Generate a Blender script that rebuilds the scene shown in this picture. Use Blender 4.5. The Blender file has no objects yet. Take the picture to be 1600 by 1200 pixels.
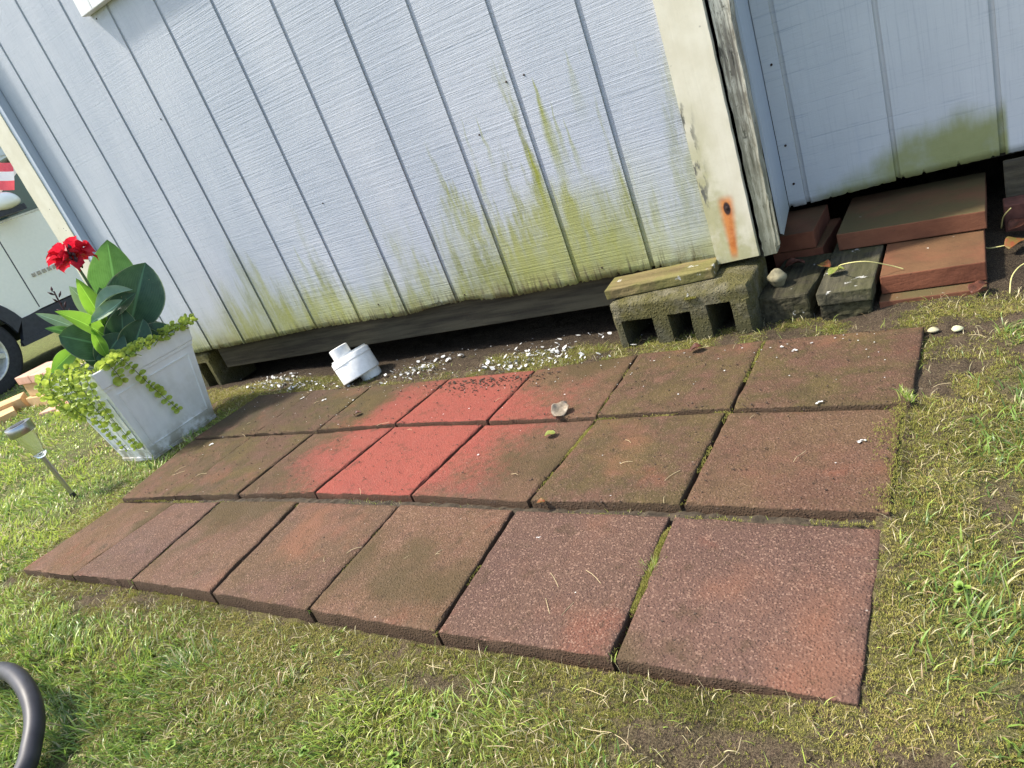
import bpy, bmesh, math, random
import numpy as np
from mathutils import Vector, Matrix
random.seed(7); RNG = np.random.default_rng(7)
S = bpy.context.scene
COL = S.collection
PI = math.pi

# ------------------------------------------------------------------ camera, sky, sun
cam = bpy.data.cameras.new('camera'); cam_o = bpy.data.objects.new('camera', cam); COL.objects.link(cam_o)
Rr = (0.81931766, 0.4627857, -0.33844936); Rd = (-0.07418467, -0.49977951, -0.86296992); Rf = (-0.56852019, 0.73215425, -0.37514658)
CAM = Vector((2.2828, -0.8520, 0.7045))
cam_o.matrix_world = Matrix(((Rr[0], -Rd[0], -Rf[0], CAM.x), (Rr[1], -Rd[1], -Rf[1], CAM.y), (Rr[2], -Rd[2], -Rf[2], CAM.z), (0, 0, 0, 1)))
cam.sensor_width = 36; cam.lens = 36 * 1101.66 / 1600; cam.clip_start = .02; cam.clip_end = 800
S.camera = cam_o
SUN_EL = math.radians(55); SUN_AZ = math.radians(20)      # light travels towards +x and a little towards +y
w = bpy.data.worlds.new('World'); S.world = w; w.use_nodes = True
nt = w.node_tree; nt.nodes.clear()
sky = nt.nodes.new('ShaderNodeTexSky'); sky.sky_type = 'NISHITA'; sky.sun_disc = False
sky.sun_elevation = SUN_EL; sky.sun_rotation = math.radians(270) - SUN_AZ
sky.air_density = 1.2; sky.dust_density = 2.5; sky.ozone_density = 1.0
bg = nt.nodes.new('ShaderNodeBackground'); bg.inputs[1].default_value = .15
wo = nt.nodes.new('ShaderNodeOutputWorld'); nt.links.new(sky.outputs[0], bg.inputs[0]); nt.links.new(bg.outputs[0], wo.inputs[0])
sl = bpy.data.lights.new('sun', 'SUN'); sl.energy = 3.2; sl.angle = math.radians(4.0); sl.color = (1, .93, .82)
so = bpy.data.objects.new('sun', sl); COL.objects.link(so)
ldir = Vector((math.cos(SUN_AZ) * math.cos(SUN_EL), math.sin(SUN_AZ) * math.cos(SUN_EL), -math.sin(SUN_EL)))
so.rotation_euler = ldir.to_track_quat('-Z', 'Y').to_euler(); so.location = (-3, -2, 5)
S.view_settings.view_transform = 'Standard'; S.view_settings.look = 'None'
S.view_settings.exposure = 1.18; S.view_settings.gamma = 1
try: S.view_settings.use_curve_mapping = False
except Exception: pass
try:
    S.cycles.max_bounces = 6; S.cycles.transparent_max_bounces = 6
except Exception: pass

# ------------------------------------------------------------------ helpers: tagging
def tag(o, label=None, cat=None, group=None, kind=None):
    if label: o['label'] = label
    if cat: o['category'] = cat
    if group: o['group'] = group
    if kind: o['kind'] = kind
    return o
def thing(name, loc, label, cat, group=None, rz=0):
    o = bpy.data.objects.new(name, None); COL.objects.link(o); o.location = loc; o.rotation_euler = (0, 0, rz)
    o.empty_display_size = .05
    return tag(o, label, cat, group)
def link(name, me, m=None, parent=None, loc=None):
    o = bpy.data.objects.new(name, me); COL.objects.link(o)
    if m is not None and not me.materials: me.materials.append(m)
    if parent is not None: o.parent = parent
    if loc is not None: o.location = loc
    return o
def ob(name, bm, m=None, parent=None, smooth=False, loc=None):
    bmesh.ops.recalc_face_normals(bm, faces=bm.faces)
    me = bpy.data.meshes.new(name); bm.to_mesh(me); bm.free()
    if smooth:
        for p in me.polygons: p.use_smooth = True
    return link(name, me, m, parent, loc)
def npmesh(name, V, F, smooth=False):
    me = bpy.data.meshes.new(name); V = np.asarray(V, np.float32); F = np.asarray(F, np.int32); k = F.shape[1]
    me.vertices.add(len(V)); me.vertices.foreach_set('co', V.ravel())
    me.loops.add(F.size); me.loops.foreach_set('vertex_index', F.ravel())
    me.polygons.add(len(F)); me.polygons.foreach_set('loop_start', np.arange(0, F.size, k, dtype=np.int32))
    me.polygons.foreach_set('loop_total', np.full(len(F), k, np.int32))
    if smooth: me.polygons.foreach_set('use_smooth', np.ones(len(F), bool))
    me.update(calc_edges=True); return me
def vattr(me, name, arr):
    a = me.attributes.new(name, 'FLOAT', 'POINT'); a.data.foreach_set('value', np.asarray(arr, np.float32))
def bevel(bm, w, seg=2):
    bmesh.ops.bevel(bm, geom=list(bm.edges), offset=w, segments=seg, profile=.5, affect='EDGES')
def bx(bm, x0, x1, y0, y1, z0, z1, bev=0):
    b = bmesh.new(); vs = [b.verts.new(p) for p in ((x0, y0, z0), (x1, y0, z0), (x1, y1, z0), (x0, y1, z0), (x0, y0, z1), (x1, y0, z1), (x1, y1, z1), (x0, y1, z1))]
    for f in ((3, 2, 1, 0), (4, 5, 6, 7), (0, 1, 5, 4), (1, 2, 6, 5), (2, 3, 7, 6), (3, 0, 4, 7)): b.faces.new([vs[i] for i in f])
    if bev: bevel(b, bev)
    me = bpy.data.meshes.new('t'); b.to_mesh(me); b.free(); bm.from_mesh(me); bpy.data.meshes.remove(me)
    return bm
def box(name, x0, x1, y0, y1, z0, z1, m, parent=None, bev=0, smooth=False):
    return ob(name, bx(bmesh.new(), x0, x1, y0, y1, z0, z1, bev), m, parent, smooth)
def hexa(lo, hi):                                  # closed solid from bottom and top rings
    bm = bmesh.new(); a = [bm.verts.new(p) for p in lo]; b = [bm.verts.new(p) for p in hi]; n = len(a)
    bm.faces.new(a[::-1]); bm.faces.new(b)
    for i in range(n): bm.faces.new((a[i], a[(i + 1) % n], b[(i + 1) % n], b[i]))
    return bm
def join(bm, b2):
    me = bpy.data.meshes.new('t'); b2.to_mesh(me); b2.free(); bm.from_mesh(me); bpy.data.meshes.remove(me)
def lathe(prof, n=32, axis=None):                  # prof: (r, z) list
    bm = bmesh.new(); rings = []
    for r, z in prof:
        if r < 1e-6: rings.append([bm.verts.new((0, 0, z))])
        else: rings.append([bm.verts.new((r * math.cos(2 * PI * i / n), r * math.sin(2 * PI * i / n), z)) for i in range(n)])
    for A, B in zip(rings, rings[1:]):
        for i in range(n):
            j = (i + 1) % n
            if len(A) == 1 and len(B) == 1: continue
            if len(A) == 1: bm.faces.new((A[0], B[i], B[j]))
            elif len(B) == 1: bm.faces.new((A[i], A[j], B[0]))
            else: bm.faces.new((A[i], A[j], B[j], B[i]))
    return bm
def tube(bm, pts, rad, n=8, cap=True):
    pts = [Vector(p) for p in pts]; R = rad if isinstance(rad, (list, tuple)) else [rad] * len(pts)
    up = Vector((.13, .21, .97)); rings = []
    for i, p in enumerate(pts):
        t = (pts[min(i + 1, len(pts) - 1)] - pts[max(i - 1, 0)]).normalized()
        a = t.cross(up); a = a.normalized() if a.length > 1e-4 else Vector((1, 0, 0)); b = t.cross(a)
        rings.append([bm.verts.new(p + (a * math.cos(2 * PI * k / n) + b * math.sin(2 * PI * k / n)) * R[i]) for k in range(n)])
    for A, B in zip(rings, rings[1:]):
        for k in range(n): bm.faces.new((A[k], A[(k + 1) % n], B[(k + 1) % n], B[k]))
    if cap: bm.faces.new(rings[0][::-1]); bm.faces.new(rings[-1])
    return bm
def spline(P, n=8):
    P = [Vector(p) for p in P]; out = []
    for i in range(len(P) - 1):
        p0, p1, p2, p3 = P[max(i - 1, 0)], P[i], P[i + 1], P[min(i + 2, len(P) - 1)]
        for k in range(n):
            t = k / n; out.append(.5 * ((2 * p1) + (p2 - p0) * t + (2 * p0 - 5 * p1 + 4 * p2 - p3) * t * t + (3 * p1 - p0 - 3 * p2 + p3) * t ** 3))
    out.append(P[-1]); return out

# ------------------------------------------------------------------ numpy noise
def _h(ix, iy, s):
    n = (ix.astype(np.int64) * 374761393 + iy.astype(np.int64) * 668265263 + s * 1274126177) & 0x7fffffff
    n = (n ^ (n >> 13)) * 1274126177 & 0x7fffffff
    return ((n ^ (n >> 16)) & 0xffff) / 65535.
def vn(x, y, s=0):
    ix = np.floor(x); iy = np.floor(y); fx = x - ix; fy = y - iy; fx = fx * fx * (3 - 2 * fx); fy = fy * fy * (3 - 2 * fy)
    return (_h(ix, iy, s) * (1 - fx) + _h(ix + 1, iy, s) * fx) * (1 - fy) + (_h(ix, iy + 1, s) * (1 - fx) + _h(ix + 1, iy + 1, s) * fx) * fy
def fbm(x, y, sc, s=0, o=4):
    t = 0; a = 1; A = 0
    for i in range(o): t = t + a * vn(x * sc, y * sc, s + i * 17); A += a; a *= .5; sc *= 2.03
    return t / A
def ss(a, b, x):
    t = np.clip((x - a) / (b - a), 0, 1); return t * t * (3 - 2 * t)

# ------------------------------------------------------------------ helpers: materials
class Mat:
    def __init__(s, name, rough=.7, spec=.4):
        s.m = bpy.data.materials.new(name); s.m.use_nodes = True; s.nt = s.m.node_tree; s.nt.nodes.clear()
        s.out = s.nt.nodes.new('ShaderNodeOutputMaterial'); s.b = s.nt.nodes.new('ShaderNodeBsdfPrincipled')
        s.nt.links.new(s.b.outputs[0], s.out.inputs[0]); s.b.inputs['Roughness'].default_value = rough
        s.b.inputs['Specular IOR Level'].default_value = spec
    def put(s, sock, v):
        if isinstance(v, bpy.types.NodeSocket): s.nt.links.new(v, sock)
        elif v is not None:
            if hasattr(sock, 'default_value') and hasattr(sock.default_value, '__len__'):
                n = len(sock.default_value)
                v = tuple(v) if hasattr(v, '__len__') else (v,) * n
                sock.default_value = (v + (1,))[:n] if len(v) < n else v[:n]
            else: sock.default_value = v
    def pos(s):
        if not hasattr(s, '_p'): s._p = s.nt.nodes.new('ShaderNodeNewGeometry').outputs['Position']
        return s._p
    def obj(s): return s.nt.nodes.new('ShaderNodeTexCoord').outputs['Object']
    def xyz(s, v=None):
        n = s.nt.nodes.new('ShaderNodeSeparateXYZ'); s.put(n.inputs[0], v if v is not None else s.pos()); return n.outputs[0], n.outputs[1], n.outputs[2]
    def scl(s, v, k):
        n = s.nt.nodes.new('ShaderNodeVectorMath'); n.operation = 'MULTIPLY'; s.put(n.inputs[0], v); s.put(n.inputs[1], k); return n.outputs[0]
    def add(s, v, k):
        n = s.nt.nodes.new('ShaderNodeVectorMath'); n.operation = 'ADD'; s.put(n.inputs[0], v); s.put(n.inputs[1], k); return n.outputs[0]
    def noise(s, sc, v=None, d=4, r=.6, dist=0):
        n = s.nt.nodes.new('ShaderNodeTexNoise'); s.put(n.inputs['Vector'], v if v is not None else s.pos())
        n.inputs['Scale'].default_value = sc; n.inputs['Detail'].default_value = d; n.inputs['Roughness'].default_value = r; n.inputs['Distortion'].default_value = dist
        return n.outputs[0]
    def vor(s, sc, v=None, feat='F1', out=0):
        n = s.nt.nodes.new('ShaderNodeTexVoronoi'); n.feature = feat; s.put(n.inputs['Vector'], v if v is not None else s.pos()); n.inputs['Scale'].default_value = sc
        return n.outputs[out]
    def ma(s, op, a, b=None, c=None, clamp=False):
        n = s.nt.nodes.new('ShaderNodeMath'); n.operation = op; n.use_clamp = clamp; s.put(n.inputs[0], a)
        if b is not None: s.put(n.inputs[1], b)
        if c is not None: s.put(n.inputs[2], c)
        return n.outputs[0]
    def ss(s, a, b, x, lo=0., hi=1.):
        n = s.nt.nodes.new('ShaderNodeMapRange'); n.interpolation_type = 'SMOOTHSTEP'; rev = a > b
        if rev: a, b, lo, hi = b, a, hi, lo
        s.put(n.inputs[0], x)
        for i, v in enumerate((a, b, lo, hi)): s.put(n.inputs[i + 1], v)
        return n.outputs[0]
    def mix(s, f, a, b, mode='MIX'):
        n = s.nt.nodes.new('ShaderNodeMix'); n.data_type = 'RGBA'; n.blend_type = mode; n.clamp_factor = True
        s.put(n.inputs[0], f); s.put(n.inputs[6], a); s.put(n.inputs[7], b); return n.outputs[2]
    def attr(s, name, typ='GEOMETRY', out='Fac'):
        n = s.nt.nodes.new('ShaderNodeAttribute'); n.attribute_type = typ; n.attribute_name = name; return n.outputs[out]
    def rnd(s): return s.nt.nodes.new('ShaderNodeObjectInfo').outputs['Random']
    def bump(s, h, st=.5, d=.002):
        n = s.nt.nodes.new('ShaderNodeBump'); n.inputs['Strength'].default_value = st; n.inputs['Distance'].default_value = d; s.put(n.inputs['Height'], h)
        s.nt.links.new(n.outputs[0], s.b.inputs['Normal']); return s
    def col(s, c): s.put(s.b.inputs['Base Color'], c); return s
    def rgh(s, c): s.put(s.b.inputs['Roughness'], c); return s
    def transl(s, c, f):                      # thin leaf: mix in translucent
        t = s.nt.nodes.new('ShaderNodeBsdfTranslucent'); s.put(t.inputs[0], c); mx = s.nt.nodes.new('ShaderNodeMixShader'); s.put(mx.inputs[0], f)
        s.nt.links.new(s.b.outputs[0], mx.inputs[1]); s.nt.links.new(t.outputs[0], mx.inputs[2]); s.nt.links.new(mx.outputs[0], s.out.inputs[0]); return s
def plain(name, c, rough=.6, metal=0, var=.12, sc=40, spec=.4, bump=0):
    m = Mat(name, rough, spec); n = m.noise(sc, m.obj(), 5)
    m.col(m.mix(m.ss(.3, .7, n), tuple(v * (1 - var) for v in c), tuple(min(1, v * (1 + var)) for v in c)))
    m.b.inputs['Metallic'].default_value = metal
    if bump: m.bump(n, .5, bump)
    return m.m

# ------------------------------------------------------------------ materials
def mk_siding(name, right=False):
    m = Mat(name, .55, .35); P = m.pos(); x, y, z = m.xyz()
    saw = m.noise(1, m.scl(P, (.7, .7, 190)), 2, .7)                # rough-sawn lines running across the board
    saw2 = m.noise(1, m.scl(P, (14, 14, 330)), 3, .7)
    ver = m.noise(1, m.scl(P, (260, 20, 5)), 5, .6)
    pit = m.noise(90, P, 4, .7)
    smooth_area = m.noise(1.6, m.scl(P, (1, 1, .8)), 2)
    if right: sm = m.ss(.3, .62, smooth_area)
    else: sm = m.ss(.42, .12, m.ma('ADD', x, m.ma('MULTIPLY', m.ma('SUBTRACT', smooth_area, .5), .9)))   # left boards are smoother
    lines = m.ma('ADD', m.ma('MULTIPLY', saw, .5), m.ma('MULTIPLY', saw2, .5))
    h = m.ma('ADD', m.ma('MULTIPLY', lines, m.ma('SUBTRACT', 1.15, m.ma('MULTIPLY', sm, .75))), m.ma('ADD', m.ma('MULTIPLY', ver, m.ma('ADD', .12, m.ma('MULTIPLY', sm, .35))), m.ma('MULTIPLY', pit, .3)))
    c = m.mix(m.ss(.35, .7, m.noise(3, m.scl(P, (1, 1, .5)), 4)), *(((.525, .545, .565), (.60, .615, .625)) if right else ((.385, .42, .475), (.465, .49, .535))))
    c = m.mix(m.ma('MULTIPLY', m.ss(.52, .70, ver), m.ma('ADD', .08, m.ma('MULTIPLY', sm, .28))), c, (.30, .33, .38))
    c = m.mix(m.ma('MULTIPLY', m.ss(.47, .34, lines), m.ma('SUBTRACT', .50, m.ma('MULTIPLY', sm, .32))), c, (.24, .285, .35))     # relief shade painted into the saw-line troughs
    # algae
    if right:
        top = m.ma('ADD', m.ma('MULTIPLY', m.ss(1.88, 2.22, x), .115), m.ma('MULTIPLY', m.noise(1, m.scl(P, (16, 1, 5)), 4), .09))
        a = m.ma('MULTIPLY', m.ss(0.03, -.04, m.ma('SUBTRACT', m.ma('SUBTRACT', z, .10), top)), m.ma('MULTIPLY', m.ss(1.88, 1.95, x), m.ss(2.345, 2.335, x)))
        a = m.ma('MULTIPLY', a, m.ss(.28, .55, m.noise(7, P, 5), .55, 1))
        c = m.mix(m.ma('MULTIPLY', a, .9), c, m.mix(m.noise(14, P, 4), (.17, .19, .035), (.30, .31, .11)))
        st = m.noise(1, m.scl(P, (30, 1, 2.0)), 4); c = m.mix(m.ss(.62, .8, st, 0, .35), c, (.36, .42, .50))
    else:
        s1 = m.noise(1, m.scl(P, (9, 1, 1.3)), 5, .6, .4); s2 = m.noise(1, m.scl(P, (30, 1, 5)), 5, .7)
        env = m.ma('ADD', m.ma('MULTIPLY', m.ss(.65, 1.25, x), .34), m.ma('MULTIPLY', m.ss(-.35, .0, x), .15))
        env = m.ma('ADD', env, .14)
        st = m.ma('ADD', m.ma('MULTIPLY', s1, .7), m.ma('MULTIPLY', s2, .3))
        reach = m.ma('MULTIPLY', m.ss(.40, .66, st), env)
        hh = m.ma('SUBTRACT', z, .13)
        wash = m.ss(.16, -.14, m.ma('SUBTRACT', hh, m.ma('ADD', m.ma('MULTIPLY', m.ss(.35, .65, m.noise(2.3, m.scl(P, (1.6, 1, .8)), 3)), .16), m.ma('MULTIPLY', m.ss(.6, 1.2, x), .10))))
        c = m.mix(m.ma('MULTIPLY', m.ma('MULTIPLY', wash, m.ss(.3, .62, s2, .45, 1)), m.ss(1.66, 1.5, x, .25, .72)), c, m.mix(m.noise(5, P, 3), (.33, .35, .20), (.44, .45, .27)))
        a = m.ss(.20, -.15, m.ma('SUBTRACT', hh, reach)); a = m.ma('MULTIPLY', a, m.ss(.3, .6, m.ma('ADD', m.ma('MULTIPLY', s2, .6), m.ma('MULTIPLY', pit, .4)), .45, 1))
        a = m.ma('MULTIPLY', a, m.ss(1.62, 1.50, x, .55, 1))
        low = m.ma('MULTIPLY', m.ss(.15, .0, hh), m.ss(.3, .6, m.noise(11, P, 4), .5, 1)); a = m.ma('MAXIMUM', a, m.ma('MULTIPLY', low, .95)); a = m.ma('MAXIMUM', a, m.ma('MULTIPLY', m.ma('MULTIPLY', m.ss(.24, .05, hh), m.ma('MULTIPLY', m.ss(.75, 1.1, x), m.ss(1.60, 1.5, x))), m.ss(.3, .55, m.noise(4, P, 4), .3, .9)))
        ac = m.mix(m.ss(.35, .68, m.noise(6, P, 5)), (.16, .175, .022), (.29, .305, .09))
        c = m.mix(m.ma('MULTIPLY', a, .82), c, ac)
        dxa = m.ma('DIVIDE', m.ma('SUBTRACT', x, 1.33), .30); dza = m.ma('DIVIDE', m.ma('SUBTRACT', z, .20), .30)
        bl = m.ma('SUBTRACT', 1.15, m.ma('ADD', m.ma('MULTIPLY', dxa, dxa), m.ma('MULTIPLY', dza, dza))); dxb = m.ma('DIVIDE', m.ma('SUBTRACT', x, .25), .75); dzb = m.ma('DIVIDE', m.ma('SUBTRACT', z, .15), .20)
        bl = m.ma('MAXIMUM', bl, m.ma('SUBTRACT', .95, m.ma('ADD', m.ma('MULTIPLY', dxb, dxb), m.ma('MULTIPLY', dzb, dzb))))
        bl = m.ss(.25, 1.1, m.ma('ADD', bl, m.ma('MULTIPLY', m.ma('SUBTRACT', m.ma('ADD', m.ma('MULTIPLY', s1, .6), m.ma('MULTIPLY', m.noise(7, P, 5, .6), .4)), .5), 2.6)))
        bl = m.ma('MULTIPLY', m.ma('MULTIPLY', bl, m.ss(.3, .6, s2, .5, 1)), m.ss(1.60, 1.50, x)); c = m.mix(m.ma('MULTIPLY', bl, .72), c, m.mix(m.noise(9, P, 4), (.24, .255, .05), (.38, .39, .15)))
        # the bright green runs below the nail heads
        for cx, w0, z1, z0, dr in ((1.372, .020, .695, .34, .00), (1.40, .012, .63, .38, .0), (1.425, .010, .585, .36, 0), (1.296, .012, .55, .30, 0), (1.475, .02, .73, .52, 0), (1.18, .010, .66, .45, 0), (1.13, .008, .67, .5, 0), (.305, .018, .47, .24, 0), (1.005, .012, .52, .2, 0)):
            dx = m.ma('ABSOLUTE', m.ma('SUBTRACT', m.ma('ADD', x, m.ma('MULTIPLY', m.ma('SUBTRACT', m.noise(9, P, 2), .5), .03)), cx))
            wd = m.ss(z1, z1 - .16, z, .15, 1.25)
            g = m.ma('MULTIPLY', m.ss(1.0, .1, m.ma('DIVIDE', dx, m.ma('MULTIPLY', wd, w0))), m.ma('MULTIPLY', m.ss(z1, z1 - .03, z), m.ss(z0, z0 + .18, z)))
            k = .85 if cx in (1.372, 1.296) else .5
            c = m.mix(m.ma('MULTIPLY', m.ma('MULTIPLY', g, m.ss(.3, .6, s2, .5, 1)), k), c, (.24, .26, .02))
        # dirt along the rotten bottom edge, dark vertical splits
        spl = m.noise(1, m.scl(P, (150, 1, 9)), 3, .5)
        c = m.mix(m.ma('MULTIPLY', m.ss(.08, .0, hh), m.ss(.50, .64, spl, 0, .85)), c, (.06, .05, .03))
        c = m.mix(m.ma('MULTIPLY', m.ss(.07, .0, hh), m.ss(.38, .62, m.noise(13, P, 5), 0, .8)), c, (.13, .105, .045))
    c = m.mix(m.ss(.70, .78, pit, 0, .5), c, (.22, .22, .2))
    m.col(c); m.rgh(m.ss(.3, .7, pit, .45, .7)); m.bump(h, .62 if not right else .45, .0035); return m.m
M_SID = mk_siding('painted_siding'); M_SIDR = mk_siding('painted_siding_lightened', True)  # second copy coloured lighter to make up for the recess's shade

def mk_cream(name, old=False):
    m = Mat(name, .5, .35); P = m.pos(); x, y, z = m.xyz()
    g = m.noise(1, m.scl(P, (160, 160, 6)), 5, .6); b = m.noise(14, P, 5)
    c = m.mix(m.ss(.3, .7, b), (.62, .575, .44), (.70, .66, .53))
    if old:
        c = m.mix(m.ss(.38, .60, m.ma('ADD', m.ma('MULTIPLY', g, .6), m.ma('MULTIPLY', b, .4))), (.17, .15, .12), c)
        c = m.mix(m.ss(.50, .60, m.noise(1, m.scl(P, (170, 170, 28)), 5, .75), 0, .85), c, (.20, .175, .13)); c = m.mix(m.ss(.57, .66, m.noise(1, m.scl(P, (90, 90, 14)), 5, .7), 0, .9), c, (.05, .045, .035))
        c = m.mix(m.ss(.60, .15, z, 0, .55), c, (.30, .29, .17)); c = m.mix(m.ss(.62, .72, m.noise(30, P, 4)), c, (.03, .025, .02))
    else:
        lm = m.ma('MULTIPLY', m.ss(.62, .28, z), m.ss(1.80, 1.735, m.ma('SUBTRACT', x, m.ma('MULTIPLY', m.ss(.34, .13, z), .05))))
        lm = m.ma('MAXIMUM', lm, m.ss(.25, .13, z)); lm = m.ma('MULTIPLY', lm, m.ss(.3, .6, m.noise(22, P, 5), .35, 1))
        c = m.mix(m.ma('MULTIPLY', lm, .8), c, m.mix(m.noise(30, P), (.24, .23, .08), (.46, .44, .23)))
        # rust run under the nail
        cx = m.ma('ADD', 1.7715, m.ma('MULTIPLY', m.ma('SUBTRACT', .255, z), -.06)); dx = m.ma('ABSOLUTE', m.ma('SUBTRACT', x, cx))
        r = m.ma('MULTIPLY', m.ss(1.2, .25, m.ma('DIVIDE', dx, m.ss(.12, .275, z, .011, .021))), m.ma('MULTIPLY', m.ss(.295, .27, z), m.ss(.118, .15, z)))
        c = m.mix(m.ma('MULTIPLY', r, .92), c, m.mix(m.ss(.3, .7, m.noise(60, P)), (.45, .11, .015), (.62, .22, .05)))
        d2 = m.ma('ADD', m.ma('POWER', m.ma('DIVIDE', m.ma('SUBTRACT', x, 1.772), .0085), 2), m.ma('POWER', m.ma('DIVIDE', m.ma('SUBTRACT', z, .256), .017), 2))
        c = m.mix(m.ss(1.3, .5, d2), c, (.035, .02, .02))
        sp = m.vor(55, P); c = m.mix(m.ma('MULTIPLY', m.ss(.16, .10, sp), m.ss(.58, .66, m.noise(16, P, 2))), c, (.05, .045, .03))
        ed = m.ma('MULTIPLY', m.ss(1.752, 1.725, x), m.ss(.5, .62, m.noise(1, m.scl(P, (70, 1, 22)), 4))); c = m.mix(m.ma('MULTIPLY', ed, m.ma('MULTIPLY', m.ss(.56, .48, z), m.ss(.24, .3, z))), c, (.12, .12, .10))
    m.col(c); m.bump(m.ma('ADD', g, b), .4, .002 if old else .0009); return m.m
M_CREAM = mk_cream('cream_trim_paint'); M_OLD = mk_cream('peeling_trim_paint', True)
def mk_side():
    m = Mat('blue_side_paint', .5); P = m.pos(); g = m.noise(1, m.scl(P, (150, 150, 5)), 4); x, y, z = m.xyz()
    c = m.mix(m.ss(.3, .7, g), (.40, .46, .54), (.47, .52, .59)); c = m.mix(m.ss(.24, .14, z, 0, .5), c, (.40, .42, .34)); m.col(c); m.bump(g, .3, .001); return m.m
M_SIDE = mk_side()
def mk_darkwood(name, a, b, moss=0, grain=(4, 60, 60), mc=(.13, .14, .035)):
    m = Mat(name, .85, .2); P = m.obj(); g = m.noise(1, m.scl(P, grain), 5); c = m.mix(m.ss(.3, .7, g), a, b)
    if moss:
        c = m.mix(m.ss(.42, .6, m.noise(14, P, 5), 0, moss), c, mc); c = m.mix(m.ss(.66, .70, m.noise(23, P, 4), 0, .7), c, (.5, .5, .47))
    m.col(c); m.bump(m.ma('ADD', g, m.noise(80, P)), .7, .004); return m.m
M_BEAM = mk_darkwood('dark_damp_timber', (.035, .03, .022), (.085, .075, .05))
M_PLANK = mk_darkwood('mossy_plank', (.10, .078, .034), (.21, .165, .075), .45)
M_POSTW = mk_darkwood('grey_weathered_timber', (.018, .016, .010), (.060, .054, .032), .35, (90, 7, 60), (.05, .05, .018))
M_PALEW = mk_darkwood('grey_plank_timber', (.034, .032, .021), (.095, .086, .055), .5, (70, 6, 50), (.07, .07, .028))

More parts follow.
